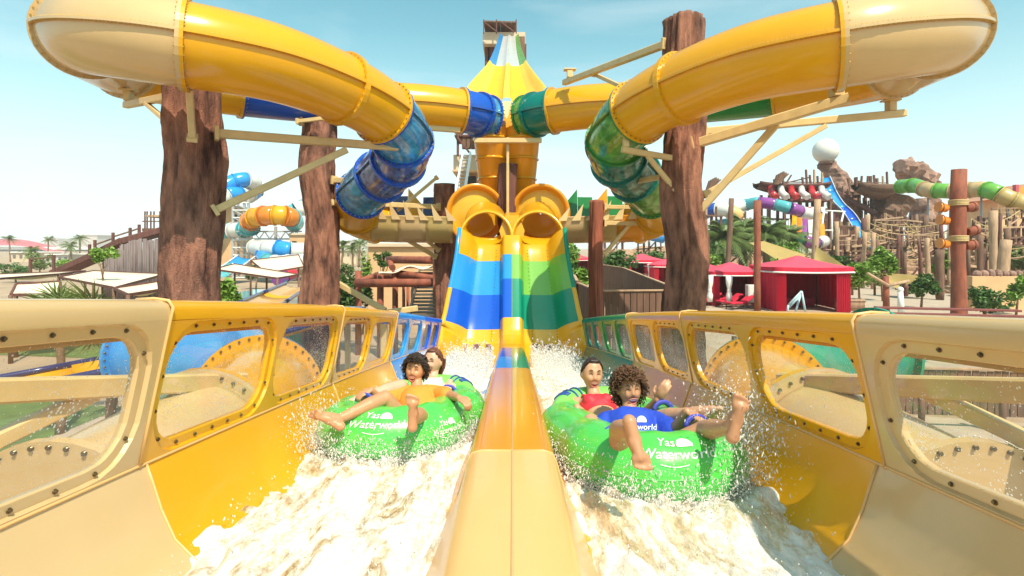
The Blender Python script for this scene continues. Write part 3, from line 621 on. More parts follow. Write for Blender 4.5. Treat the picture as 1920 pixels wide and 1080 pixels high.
column(836, 14.6, 38, 345, 'shorter carved column left of the banded chute', [
    ((824, 388, 14.4), (686, 382, 13.2), .11, .13, 'arm'), ((820, 418, 14.4), (655, 411, 13.2), .12, .13, 'arm'), ((824, 470, 14.4), (718, 386, 13.6), .08, .09, 'brace'), ((818, 482, 14.4), (706, 416, 13.4), .09, .1, 'brace'), ((820, 332, 14.4), (745, 395, 13.8), .07, .08, 'brace')], 8)
column(953, 14.1, 36, 308, 'dark column under the middle of the yellow drop slide', [((952, 440, 13.72), (952, 258, 13.62), .07, .09, 'post')], 11, 'timber_dark')
column(1284, 9.6, 72, 33, 'tall carved column on the right that rises above its tube', [
    ((1250, 82, 9.6), (1058, 155, 12.8), .12, .13, 'arm'), ((1112, 138, 11.9), (1162, 161, 11.0), .07, .08, 'brace'), ((1296, 272, 9.4), (1592, 184, 8.2), .14, .16, 'arm'), ((1298, 412, 9.4), (1456, 233, 8.8), .11, .12, 'brace'),
    ((1318, 247, 9.7), (1696, 212, 9.9), .12, .13, 'arm'), ((1318, 366, 9.7), (1548, 236, 9.8), .08, .09, 'brace'), ((1268, 298, 9.4), (1166, 280, 9.2), .09, .10, 'arm'), ((1266, 356, 9.4), (1214, 292, 9.3), .07, .08, 'brace'), ((1252, 330, 9.9), (1168, 344, 11.2), .09, .1, 'arm')], 17)
column(1120, 13.2, 26, 376, 'slim red-brown log column right of the green chute', [
    ((1132, 388, 13.2), (1248, 390, 13.4), .09, .1, 'arm'), ((1132, 418, 13.2), (1240, 420, 13.3), .10, .11, 'arm'), ((1132, 478, 13.2), (1200, 398, 13.3), .08, .09, 'brace')], 21, 'bark_red')
# ================================================================== rafts
def add_text(body, size, shear=.15, bold=.006):
    cu = bpy.data.curves.new('tmp', 'FONT'); cu.body = body; cu.size = size; cu.align_x = 'CENTER'; cu.shear = shear; cu.offset = bold*size; cu.resolution_u = 3
    ob = bpy.data.objects.new('tmp', cu); COL.objects.link(ob); dg = bpy.context.evaluated_depsgraph_get(); dg.update()
    me = ob.evaluated_get(dg).to_mesh(); vs = [(v.co.x, v.co.y) for v in me.vertices]; fs = [list(p.vertices) for p in me.polygons]
    ob.evaluated_get(dg).to_mesh_clear(); bpy.data.objects.remove(ob); bpy.data.curves.remove(cu); return vs, fs
def logo_mesh(sc):
    """two lines of lettering with a half-sun, as flat outlines in metres"""
    vs, fs = [], []
    def put(v, f, dx, dy):
        b = len(vs); vs.extend((x+dx, y+dy) for x, y in v); fs.extend([b+i for i in q] for q in f)
    v, f = add_text('Yas', .085*sc); put(v, f, -.055*sc, .035*sc)
    v, f = add_text('Waterworld', .085*sc); put(v, f, 0, -.045*sc)
    n = 22; c = (.065*sc, .048*sc); r = .05*sc
    dome = [(c[0]+r*math.cos(math.pi*(-.10+1.20*i/n)), c[1]+r*math.sin(math.pi*(-.10+1.20*i/n))) for i in range(n+1)]
    put(dome, [tuple(range(n+1))], 0, 0)
    k = 8; sw = [(lerp(-.10, .06, i/k)*sc, (-.075-.012*math.sin(i/k*3.1))*sc) for i in range(k+1)]
    put(sw+[(x, y-.005*sc) for x, y in sw], [(i, i+1, k+2+i, k+1+i) for i in range(k)], 0, 0)
    return vs, fs
M['raft'] = pm('raft_vinyl_green', (.075, .52, .075), .28, .15, scale=3, bump=.003, bscale=9, coat=.5)
M['raft_lime'] = pm('raft_vinyl_lime', (.20, .58, .10), .3, .1, scale=3, bump=.003, bscale=9, coat=.4)
M['raft_navy'] = pm('raft_print_blue', (.02, .07, .28), .4, .1); M['raft_white'] = pm('raft_print_white', (.78, .84, .74), .5, .04); M['handle'] = pm('handle_webbing', (.05, .06, .42), .55, .2, scale=20)
def proj(p): return (960+p.x/p.y*1000, 465-(p.z-CAMZ)/p.y*1000)
LOGO = logo_mesh(1.0)
RAFTS = {}
def raft(key, label, cx, D, yaw, lift, logos, hands, fl_dx=0):
    root = thing('inflatable_raft', label, 'raft', W(cx, D, fz(D)), 'two-seat rafts racing down the lanes')
    c = W(cx, D, fz(D)+lift); up = V((0, .11, 1)).normalized(); f = V((math.sin(yaw), -math.cos(yaw), 0)); f = (f-up*f.dot(up)).normalized(); r_ = up.cross(f)*-1
    r_ = f.cross(up)*-1                                     # to the viewer's right when f points at the camera
    TRr = .188
    def cl(th):
        co, si = math.cos(th), math.sin(th); a = .58*math.copysign(abs(co)**.78, co); b = .345*math.copysign(abs(si)**.80, si)*(1-.10*math.exp(-(co/.25)**2))
        return a, b
    def S(th, ph, ex=0):
        a, b = cl(th); a2, b2 = cl(th+.01); a1, b1 = cl(th-.01); t = V((a2-a1, b2-b1, 0)).normalized(); o = V((t.y, -t.x, 0))   # outward
        if o.x*a+o.y*b < 0: o = -o
        puff = 1+.02*math.sin(th*14); q = (TRr+ex)*puff
        a += o.x*q*math.cos(ph); b += o.y*q*math.cos(ph)
        return c+f*a+r_*b+up*(TRr+q*.98*math.sin(ph))
    m = MB(); nth, nph = 96, 24
    m.strip([[S(2*math.pi*(i % nth)/nth, 2*math.pi*j/nph) for j in range(nph)] for i in range(nth+1)], cyc=True); body = m.build('main_tube', M['raft'], root)
    for ph, rr in ((-.62, .006), (.0, .0035)):
        m = MB(); m.tube([S(2*math.pi*i/96, ph) for i in range(96)], rr, 5, closed=True); m.build('weld_seam', M['grass_green' if ph else 'raft'], body)
    m = MB(); m.tube([c+f*.0+r_*lerp(-.36, .36, i/8)+up*(.15+.01*math.sin(i)) for i in range(9)], .12, 16); m.build('cross_tube', M['raft_lime'], root)
    m = MB(); ring = [c+f*(.62*math.cos(2*math.pi*i/30))+r_*(.36*math.sin(2*math.pi*i/30))+up*.07 for i in range(30)]; m.add(ring, [tuple(range(30))]); m.build('floor', M['raft_lime'], root)
    # headrest at the stern
    hp = []; 
    for i in range(15):
        th = math.pi+lerp(-1.05, 1.05, i/14); a, b = cl(th); hp.append(c+f*(a-.02)+r_*b*1.12+up*(.30+.03*math.cos((i/14-.5)*3)))
    rs = [.105*min(1, .45+.55*math.sin(math.pi*(i+.6)/15.2)) for i in range(15)]
    m = MB(); m.tube(hp, rs, 18); hr = m.build('headrest', M['raft_lime'], root)
    for i in (4, 5, 9, 10):
        s_, u_, t_ = frame(hp[i+1]-hp[i-1]); m = MB(); m.tube([hp[i]+s_*((rs[i]+.002)*math.cos(g_))+u_*((rs[i]+.002)*math.sin(g_)) for g_ in [2*math.pi*k/20 for k in range(20)]], .008, 6, closed=True); m.build('stripe', M['raft_navy'], hr)
    for i0 in (3, 11):                                       # printed block of three bars on each shoulder of the headrest
        for k in range(4):
            pts = []
            for j in range(7):
                an = lerp(.5, 1.9, j/6) if k < 3 else .5
                ii = i0 + (k-1)*.32 if k < 3 else i0+lerp(-.4, .4, j/6); q = spt(hp, ii); s_, u_, t_ = frame(spt(hp, min(14, ii+.1))-spt(hp, ii-.1)); rr = lerp(rs[int(ii)], rs[min(14, int(ii)+1)], ii-int(ii))
                pts.append(q+s_*((rr+.001)*math.cos(an))+u_*((rr+.001)*math.sin(an)))
            m = MB(); m.tube(pts, .008, 6); m.build('print_bar', M['raft_navy'], hr)
    # lettering wrapped on the vinyl
    for (px, py, sc) in logos:
        best = None
        for i in range(180):
            th = 2*math.pi*i/180
            for j in range(40):
                ph = -.6+2.2*j/40; q = S(th, ph)
                n = (S(th, ph, .01)-q)
                if n.dot(V((0, 0, CAMZ))-q) < 0: continue
                u, v = proj(q); d = (u-px)**2+(v-py)**2
                if best is None or d < best[0]: best = (d, th, ph)
        _, th0, ph0 = best; e = .02
        du = (S(th0+e, ph0)-S(th0-e, ph0)); sg = 1 if proj(S(th0+e, ph0))[0] > proj(S(th0-e, ph0))[0] else -1; Rt = du.length/(2*e)
        vs, fs = LOGO; m = MB(); m.add([S(th0+sg*x*sc/Rt, ph0+y*sc/TRr, .004) for x, y in vs], fs); m.build('lettering', M['raft_white'], body, fix=False)
    for h in hands:                                           # webbing handles
        a = V(h); m = MB(); m.tube([a+r_*(.06*math.cos(g_))+up*(-.035+.05*math.sin(g_))+f*.01 for g_ in [math.pi*k/10 for k in range(11)]], .012, 8, sq=(1, 1.6)); m.build('handle', M['handle'], root)
    RAFTS[key] = (c, f, r_, up, S); return root
def Q(px, py, D): return P(px, py, D*.925)
H_RB = Q(1303, 786, 3.12); H_RG1 = Q(1092, 780, 3.72); H_RG2 = Q(1241, 758, 3.72); H_RB2 = Q(1150, 806, 3.12)
H_LB1 = Q(686, 744, 4.0); H_LB2 = Q(866, 750, 4.15); H_LG = Q(842, 728, 4.55); H_LG2 = Q(822, 768, 4.0)
raft('R', 'green two-seat raft in the right lane under the rider in blue', .74, 3.28, .24, .015, [(1268, 846, .82)], [H_RB, H_RG1, H_RG2, H_RB2])
raft('L', 'green two-seat raft in the left lane under the rider in orange', -.77, 3.98, -.24, .015, [(706, 792, .80), (838, 802, .62)], [H_LB1, H_LG, H_LG2])

# ================================================================== people
def skin(name, col): return pm(name, col, .42, .10, scale=9, bump=.0015, bscale=60, sss=.12, spec=.45)
SKIN = {'lb': skin('skin_tan', (.50, .25, .13)), 'lg': skin('skin_fair', (.62, .36, .25)), 'rg': skin('skin_olive', (.54, .29, .17)), 'rb': skin('skin_brown', (.46, .235, .13))}
M['hair_dark'] = pm('dark_hair', (.028, .014, .009), .4, .4, scale=30); M['hair_brown'] = pm('brown_curls', (.10, .042, .016), .42, .45, scale=30); M['hair_auburn'] = pm('auburn_hair', (.13, .04, .018), .4, .35, scale=30, stretch=(1, 1, .2))
M['shirt_blue'] = pm('blue_jersey', (.015, .06, .50), .75, .12, scale=8, bump=.004, bscale=22); M['shirt_orange'] = pm('orange_jersey', (.84, .25, .03), .75, .1, scale=8, bump=.004, bscale=22)
M['top_red'] = pm('red_swim_top', (.72, .02, .04), .6, .1, bump=.002, bscale=30); M['top_mint'] = pm('mint_swim_top', (.55, .70, .58), .6, .1, bump=.002, bscale=30); M['shorts'] = pm('dark_shorts', (.03, .035, .07), .7, .2)
M['mouth'] = pm('mouth_dark', (.22, .035, .03), .5, .2); M['teeth'] = pm('teeth', (.8, .77, .7), .3, .03); M['lip'] = pm('lip', (.55, .20, .15), .4, .1); M['brow'] = pm('brow_dark', (.03, .016, .01), .6, .2)
def remesh(mb, name, mat, parent, vox, smooth=4, disp=None):
    me = bpy.data.meshes.new('tmp'); me.from_pydata([tuple(p) for p in mb.v], [], mb.f)
    bm = bmesh.new(); bm.from_mesh(me); bmesh.ops.remove_doubles(bm, verts=bm.verts[:], dist=1e-6); bmesh.ops.recalc_face_normals(bm, faces=bm.faces[:]); bm.to_mesh(me); bm.free()
    ob = bpy.data.objects.new('tmp', me); COL.objects.link(ob)
    md = ob.modifiers.new('r', 'REMESH'); md.mode = 'VOXEL'; md.voxel_size = vox; md.adaptivity = 0
    if smooth: ms = ob.modifiers.new('s', 'SMOOTH'); ms.iterations = smooth; ms.factor = .5
    dg = bpy.context.evaluated_depsgraph_get(); dg.update(); me2 = bpy.data.meshes.new_from_object(ob.evaluated_get(dg)); me2.name = name
    off = OFF.get(parent.name, V((0, 0, 0)))
    bpy.data.objects.remove(ob)
    if disp:
        nr = [v.normal.copy() for v in me2.vertices]
        for v, n_ in zip(me2.vertices, nr): v.co += n_*disp(v.co)
    for v in me2.vertices: v.co -= off
    me2.polygons.foreach_set('use_smooth', [True]*len(me2.polygons)); me2.materials.clear(); me2.materials.append(mat)
    o = bpy.data.objects.new(name, me2); COL.objects.link(o); o.parent = parent; OFF[o.name] = off; return o
def limb(m, pts, rs, n=14):
    pp, rr = [], []
    for i in range(len(pts)-1):
        for k in range(5):
            t = k/5; pp.append(pts[i].lerp(pts[i+1], t)); rr.append(lerp(rs[i], rs[i+1], t))
    pp.append(pts[-1]); rr.append(rs[-1])
    for p, r in ((pp[0], rr[0]), (pp[-1], rr[-1])): m.sph(p, r*.995, n, 9)
    for p, r in zip(pts[1:-1], rs[1:-1]): m.sph(p, r*1.01, n, 9)
    m.tube(pp, rr, n)
def hand(m, wrist, d, nrm, side, sc=.9, curl=.9):
    """palm with four fingers and a thumb; d along the hand, nrm out of the back of the hand, side = +1/-1 for the thumb"""
    d = d.normalized(); nrm = (nrm-d*nrm.dot(d)).normalized(); s_ = d.cross(nrm)
    pc = wrist+d*.045*sc
    rot = Matrix((s_, d, nrm)).transposed(); m.sph(pc, .045*sc, 14, 10, (.88, 1.05, .36), rot)
    m.sph(wrist, .024*sc, 12, 8)
    for k in range(4):
        off = (k-1.5)*.0195*sc; ln = (.066, .078, .073, .056)[k if side > 0 else 3-k]*sc; p = wrist+d*.083*sc+s_*off; cur = d.copy(); pts = [wrist+d*.05*sc+s_*off*.9, p]
        for j, fr_ in enumerate((.45, .32, .25)):
            ang = curl*(.55, 1.0, .7)[j]; cur = (Matrix.Rotation(-ang, 3, s_) @ cur).normalized()
            if cur.dot(nrm) > 0 and curl > 0: cur = (cur-nrm*2*cur.dot(nrm)).normalized()
            pts.append(pts[-1]+cur*ln*fr_*1.3)
        limb(m, pts, [.0095*sc, .0098*sc, .009*sc, .0085*sc, .0075*sc], 8)
    tb = wrist+d*.02*sc-s_*side*.026*sc; t1 = tb+(d*.5-s_*side*.8-nrm*.25).normalized()*.036*sc; t2 = t1+(d*.9-s_*side*.15-nrm*.5).normalized()*.034*sc
    limb(m, [tb, t1, t2], [.0135*sc, .0115*sc, .0095*sc], 8)
def foot(m, ankle, td, sole, sc=.9, big=1):
    """td from heel to toes, sole = direction the sole faces"""
    td = td.normalized(); sole = (sole-td*sole.dot(td)).normalized(); s_ = td.cross(sole)
    heel = ankle-td*.035*sc+sole*.045*sc; rot = Matrix((s_, td, sole)).transposed()
    m.sph(heel, .034*sc, 12, 9, (1, 1.05, 1), rot); m.sph(ankle, .034*sc, 12, 9)
    ball = heel+td*.155*sc+sole*.008*sc
    limb(m, [ankle, ankle+td*.05*sc+sole*.018*sc, ball-sole*.014*sc], [.036*sc, .034*sc, .022*sc], 12)
    limb(m, [heel+sole*.004*sc, heel.lerp(ball, .5)-sole*.004*sc, ball], [.031*sc, .027*sc, .026*sc], 12)
    m.sph(ball, .04*sc, 14, 9, (1.08, .62, .48), rot); m.sph(heel.lerp(ball, .55), .036*sc, 14, 9, (.92, 1.4, .6), rot)
    for k in range(5):
        q = (k-2)*.0165*sc*big; r = (.0145, .0108, .010, .0092, .0085)[k]*sc; ln = (.044, .046, .042, .036, .028)[k]*sc; a = ball+s_*q+td*.008*sc
        limb(m, [a, a+td*ln*.6-sole*.004*sc, a+td*ln+sole*.003*sc], [r*.9, r, r*.92], 8)
def head_fn(c, f, u, sc):
    f = f.normalized(); u = (u-f*u.dot(f)).normalized(); r_ = f.cross(u)*-1; r_ = u.cross(f)*-1 if False else f.cross(u)
    r_ = -r_ if r_.x < 0 else r_
    g_ = lambda x, w: math.exp(-(x/w)**2)
    def hp(dx, dy, dz, ex=0):
        X, Y, Z = dx*.074, dy*.094, dz*.116; ax = abs(dx)
        if dz < -.05:
            k = (-dz-.05)/.95; X *= 1-.34*k**1.4; Y *= (1-.04*k) if dy > 0 else (1-.5*k)
        if dy > 0:
            Y = .094*(.90*dy**.66); w = min(1, dy*1.6)
            Y += w*(.017*g_(dx, .14)*g_(dz+.02, .22)+.014*g_(dx, .17)*g_(dz+.15, .09)-.011*g_(ax-.37, .19)*g_(dz-.12, .13)+.006*g_(ax-.33, .3)*g_(dz-.30, .10)+.010*g_(ax-.46, .2)*g_(dz+.20, .16)
                    - .014*g_(dx, .27)*g_(dz+.47, .12)+.009*g_(dx, .34)*g_(dz+.86, .16))
            if dz < -.2: Z *= 1-.05*(-dz-.2)
        p = V((X, Y, Z)); l = p.length; p = p*((l+ex)/l)*sc
        return c+r_*p.x+f*p.y+u*p.z
    return hp, f, u, r_
def head(m, hp, f, u, r_, c, sc):
    n, k = 44, 34; vs = [hp(0, 0, 1)]
    for j in range(1, k):
        a = math.pi*j/k
        for i in range(n): b = 2*math.pi*i/n; vs.append(hp(math.sin(a)*math.cos(b), math.sin(a)*math.sin(b), math.cos(a)))
    vs.append(hp(0, 0, -1)); fs = [(0, 1+i, 1+(i+1) % n) for i in range(n)]
    for j in range(k-2):
        for i in range(n): fs.append((1+j*n+i, 1+(j+1)*n+i, 1+(j+1)*n+(i+1) % n, 1+j*n+(i+1) % n))
    l = len(vs)-1; b = 1+(k-2)*n; fs += [(l, b+(i+1) % n, b+i) for i in range(n)]
    m.add(vs, fs)
    rot = Matrix((r_, f, u)).transposed()
    for s_ in (-1, 1): m.sph(hp(s_*.98, -.08, -.05), .030*sc, 12, 9, (.42, .62, 1), rot)
def face(root, hp, sc, openm=1.0, eyes_open=False):
    def arc(x0, x1, z, bow, ex, n=7): return [hp(*V((lerp(x0, x1, i/(n-1)), 0, z+bow*math.sin(math.pi*i/(n-1)))).to_tuple()[:1], 0, 0) if False else surf(lerp(x0, x1, i/(n-1)), z+bow*math.sin(math.pi*i/(n-1)), ex) for i in range(n)]
    def surf(x, z, ex): y = math.sqrt(max(.02, 1-x*x-z*z)); return hp(x, y, z, ex)
    for s_ in (-1, 1):
        m = MB(); m.tube(arc(s_*.20, s_*.56, .315, .055, .006), [.0015*sc, .0028*sc, .0032*sc, .0032*sc, .003*sc, .0022*sc, .0014*sc], 6); m.build('eyebrow', M['brow'], root)
        m = MB(); m.tube(arc(s_*.20, s_*.55, .105, (.045 if not eyes_open else .06), .005), [.001*sc, .0018*sc, .0023*sc, .0025*sc, .0023*sc, .002*sc, .0014*sc], 6); m.build('eyelid', M['brow'], root)
    rows = []; n = 20
    def ell(k, ex): return [surf(.34*k*math.cos(2*math.pi*i/n), -.47+.155*openm*k*math.sin(2*math.pi*i/n)+.05*(abs(math.cos(2*math.pi*i/n))**2)*k, ex) for i in range(n)]
    m = MB(); e = ell(1, .010); m.add(e+[surf(0, -.48, .0085)], [(i, (i+1) % n, n) for i in range(n)], True); mo = m.build('mouth', M['mouth'], root)
    m = MB(); m.tube(ell(1.04, .0105), .0034*sc, 6, closed=True); m.build('lips', M['lip'], root)
    up = [surf(lerp(-.27, .27, i/8), -.47+.140*openm*math.sqrt(max(0, 1-(lerp(-.27, .27, i/8)/.34)**2))+.05*(lerp(-.27, .27, i/8)/.34)**2, .0145) for i in range(9)]; lo = [surf(lerp(-.25, .25, i/8), -.47+.03*openm+.06*(lerp(-.25, .25, i/8)/.34)**2, .0145) for i in range(9)]
    m = MB(); m.strip([up, lo]); m.build('teeth', M['teeth'], mo)
def hair_ok(dx, dy, dz, low, fr=.60):
    lim = fr if dy > .45 else lerp(low, fr, max(0, (dy+.25)/.7)) if dy > -.25 else low
    return dz > lim
def curly(root, hp, sc, mat, rnd, n=420, low=-.35, vol=.03, name='hair', loose=1.0):
    m = MB()
    def cap(a, b):
        th = a*math.pi*.80; ph = b*2*math.pi; dx, dy, dz = math.sin(th)*math.cos(ph), math.sin(th)*math.sin(ph), math.cos(th)
        return hp(dx, dy, dz, vol*.45*sc if hair_ok(dx, dy, dz, low) else -.012)
    m.grid(cap, 16, 32)
    k = 0
    while k < n:
        z = rnd.uniform(low, 1); a = rnd.uniform(0, 2*math.pi); q = math.sqrt(1-z*z); dx, dy, dz = q*math.cos(a), q*math.sin(a), z
        if not hair_ok(dx, dy, dz, low): continue
        k += 1; p0 = hp(dx, dy, dz, 0); p1 = hp(dx, dy, dz, .05); o = (p1-p0).normalized(); t = V((rnd.gauss(0, 1), rnd.gauss(0, 1), rnd.gauss(-.5, 1))); t = (t-o*t.dot(o)).normalized(); b = o.cross(t)
        cr_ = rnd.uniform(.008, .016)*sc*loose; ln = rnd.uniform(.02, .05)*sc*loose; ph = rnd.uniform(0, 6); base = p0+o*rnd.uniform(.2, 1)*vol*sc; pts = []
        for i in range(9):
            w = i/8; g_ = ph+w*6.5; pts.append(base+t*(ln*w+cr_*.8*math.cos(g_))+b*cr_*math.sin(g_)+o*(cr_*.6*math.sin(g_+1)+.008*w*sc)-V((0, 0, (.018 if dy < .3 else .004)*w*w*sc)))
        m.tube(pts, [.0046*sc*(1-.5*i/8) for i in range(9)], 5)
    return m.build(name, mat, root)
def sleek(root, hp, sc, mat, rnd, tail=None, name='hair'):
    m = MB()
    for s in range(90):
        a = s/90*2*math.pi
        rowp = []
        th1 = .0
        for i in range(9):
            th = lerp(.02, .74, i/8)*math.pi; dx, dy, dz = math.sin(th)*math.cos(a), math.sin(th)*math.sin(a), math.cos(th)
            if not hair_ok(dx, dy, dz, -.4, .78): break
            rowp.append(hp(dx, dy, dz, (.006+.003*rnd.random())*sc))
        if len(rowp) > 2: m.tube(rowp, [.006*sc]*len(rowp), 6)
    def cap(u_, b):
        th = u_*math.pi*.74; ph = b*2*math.pi; dx, dy, dz = math.sin(th)*math.cos(ph), math.sin(th)*math.sin(ph), math.cos(th)
        return hp(dx, dy, dz, .006*sc if hair_ok(dx, dy, dz, -.4, .78) else -.012)
    m.grid(cap, 18, 36)
    if tail:
        for s in range(14):
            j = V((rnd.gauss(0, .006), rnd.gauss(0, .006), rnd.gauss(0, .006))); m.tube([q+j*(1+k*.6) for k, q in enumerate(tail)], [.010*sc, .012*sc, .011*sc, .005*sc][:len(tail)], 6)
    return m.build(name, mat, root)
def torso_sec(pel, neck, lat, secs):
    ax = (neck-pel).normalized(); lat = (lat-ax*lat.dot(ax)).normalized(); fr = lat.cross(ax); fr = fr if fr.y < 0 else -fr
    return [[pel.lerp(neck, t)+fr*fo+lat*(w*math.cos(2*math.pi*i/28))+fr*(d*math.sin(2*math.pi*i/28)) for i in range(28)] for t, w, d, fo in secs]
def loft(m, rows): m.strip(rows, cyc=True); m.add(rows[0], [tuple(range(len(rows[0])-1, -1, -1))]); m.add(rows[-1], [tuple(range(len(rows[-1])))])
def person(key, label, base, hd, hf, hu, neck, shL, shR, pel, arms, legs, sc, cloth, hairf, openm=1, female=False, low=0):
    root = thing('person', label, 'person', base); b = MB()
    hp, f, u, r_ = head_fn(hd, hf, hu, sc); head(b, hp, f, u, r_, hd, sc)
    lat = (shR-shL)
    wst = .098*sc if female else .108*sc
    secs = [(-.12, .10*sc, .08*sc, 0), (-.02, .135*sc, .105*sc, 0), (.18, .122*sc, .095*sc, 0), (.42, wst, .082*sc, 0), (.62, .128*sc, .098*sc, .004), (.80, .140*sc, .098*sc, .006), (.92, .125*sc, .080*sc, 0), (1.0, .07*sc, .06*sc, 0)]
    loft(b, torso_sec(pel, neck, lat, secs))
    if female:
        ax = (neck-pel).normalized(); fr = lat.cross(ax); fr = (fr if fr.y < 0 else -fr).normalized()
        for s_ in (-1, 1): b.sph(pel.lerp(neck, .70)+lat.normalized()*s_*.058*sc+fr*.070*sc, .048*sc, 14, 10)
    limb(b, [shL.lerp(neck, .25)-V((0, 0, .012)), neck.lerp(hd, .16)-V((0, 0, .02)), shR.lerp(neck, .25)-V((0, 0, .012))], [.044*sc, .050*sc, .044*sc])
    limb(b, [neck-(neck-pel).normalized()*.05, neck.lerp(hd, .45), hd-u*.03*sc-f*.035], [.056*sc, .046*sc, .045*sc])
    tops = MB()
    for (sh, el, wr, hd_dir, nrm, side, curl) in arms:
        limb(b, [neck.lerp(sh, .45)-V((0, 0, .015)), sh, sh.lerp(el, .5), el, el.lerp(wr, .35), wr], [.052*sc, .050*sc, .044*sc, .036*sc, .037*sc, .024*sc]); hand(b, wr, hd_dir, nrm, side, sc*.95, curl)
    for (hip, kn, an, td, sole) in legs:
        limb(b, [pel.lerp(hip, .7), hip, hip.lerp(kn, .5), kn, kn.lerp(an, .33), kn.lerp(an, .7), an], [.085*sc, .082*sc, .070*sc, .052*sc, .053*sc, .040*sc, .032*sc]); foot(b, an, td, sole, sc)
    body = remesh(b, 'body', SKIN[key], root, .0062, 3)
    face(root, hp, sc, openm)
    cm = MB(); kind, mat = cloth; ax = (neck-pel).normalized()
    if kind == 'shirt' or kind == 'loose':
        g_ = .012 if kind == 'shirt' else .026
        s2 = [(t, w+g_, d+g_*.9, fo) for t, w, d, fo in secs if t > -.1]; s2[-1] = (.985, .080*sc, .068*sc, 0); loft(cm, torso_sec(pel, neck, lat, s2))
        for (sh, el, wr, *_r) in arms:
            q = .62 if kind == 'shirt' else .92
            limb(cm, [neck.lerp(sh, .5), sh, sh.lerp(el, q*.6), sh.lerp(el, q)], [.060*sc+g_*.5, .056*sc+g_*.6, .054*sc+g_*.7, .050*sc+g_*1.0])
        wr_ = (lambda co: .007*mnoise.noise(co*11)+.0035*mnoise.noise(co*27)) if kind == 'loose' else (lambda co: .004*mnoise.noise(co*14)+.002*mnoise.noise(co*30))
        cl = remesh(cm, 'shirt', mat, root, .0065, 3, wr_)
    else:
        s2 = [(t, w+.006, d+.006, fo) for t, w, d, fo in [(.50, .108*sc, .088*sc, .002), (.60, .126*sc, .098*sc, .004), (.72, .136*sc, .100*sc, .006), (.82, .128*sc, .094*sc, .004)]]; loft(cm, torso_sec(pel, neck, lat, s2))
        fr = lat.cross(ax); fr = (fr if fr.y < 0 else -fr).normalized()
        for s_ in (-1, 1):
            cm.sph(pel.lerp(neck, .70)+lat.normalized()*s_*.058*sc+fr*.072*sc, .053*sc, 14, 10)
            limb(cm, [pel.lerp(neck, .80)+lat.normalized()*s_*.080*sc+fr*.085*sc, pel.lerp(neck, .95)+lat.normalized()*s_*.085*sc+fr*.055*sc, pel.lerp(neck, .99)+lat.normalized()*s_*.082*sc], [.016, .013, .013], 8)
        cl = remesh(cm, 'swim_top', mat, root, .006, 3)
    sm_ = MB(); loft(sm_, torso_sec(pel, neck, lat, [(-.14, .11*sc, .09*sc, 0), (-.02, .148*sc, .118*sc, 0), (.12, .136*sc, .108*sc, 0)]))
    for (hip, kn, *_r) in legs: limb(sm_, [hip, hip.lerp(kn, .38)], [.092*sc, .082*sc])
    remesh(sm_, 'swim_shorts', M['shorts'], root, .008, 2)
    hairf(root, hp); return root, cl
rnd = random.Random(11); Z = V((0, 0, 1)); TO = V((0, -1, 0))
# right boy in blue
rb_n, rb_p = Q(1181, 781, 3.50), Q(1194, 862, 3.12)
rb, rb_shirt = person('rb', 'laughing curly-haired rider in a blue shirt at the front of the right raft', Q(1194, 862, 3.12), Q(1179, 730, 3.56), V((.10, -1, .04)), V((-.05, .10, 1)), rb_n, Q(1144, 791, 3.46), Q(1222, 790, 3.46), rb_p,
    [(Q(1138, 793, 3.45), Q(1122, 838, 3.30), Q(1146, 836, 3.10), V((.35, -.6, .3)), V((0, -.3, 1)), -1, .9), (Q(1228, 791, 3.45), Q(1262, 812, 3.28), H_RB+V((-.035, .03, .035)), V((.6, -.5, -.25)), V((.2, -.4, 1)), 1, 1.0)],
    [(Q(1170, 866, 3.10), Q(1160, 806, 2.86), Q(1180, 806, 2.50), V((.20, -.30, -.85)), V((.05, -1, .25))), (Q(1216, 866, 3.10), Q(1320, 806, 3.0), Q(1372, 800, 2.66), V((.22, -.05, 1)), V((-.12, -1, .05)))],
    .93, ('loose', M['shirt_blue']), lambda root, hp: curly(root, hp, .93, M['hair_brown'], rnd, 1150, -.55, .040, loose=1.1), 1.0)
# print on the blue shirt
bpy.context.view_layer.update()
def shirt_print(shirt, root, px, py, D, sc):
    me = shirt.data; off = OFF[shirt.name]; from mathutils.bvhtree import BVHTree
    bv = BVHTree.FromPolygons([v.co+off for v in me.vertices], [list(p.vertices) for p in me.polygons]); vs, fs = LOGO; out_ = []
    o0 = V((0, 0, CAMZ)); c = P(px, py, D); vw = (c-o0).normalized(); r_ = V((1, 0, 0)); u_ = r_.cross(vw)
    for x, y in vs:
        q = c+r_*x*sc+u_*y*sc; h = bv.ray_cast(o0, (q-o0).normalized()); out_.append(h[0]+h[1]*.003 if h[0] is not None else q)
    m = MB(); m.add(out_, fs); m.build('shirt_print', M['raft_white'], shirt, fix=False)
shirt_print(rb_shirt, rb, 1192, 798, 3.1, .55)
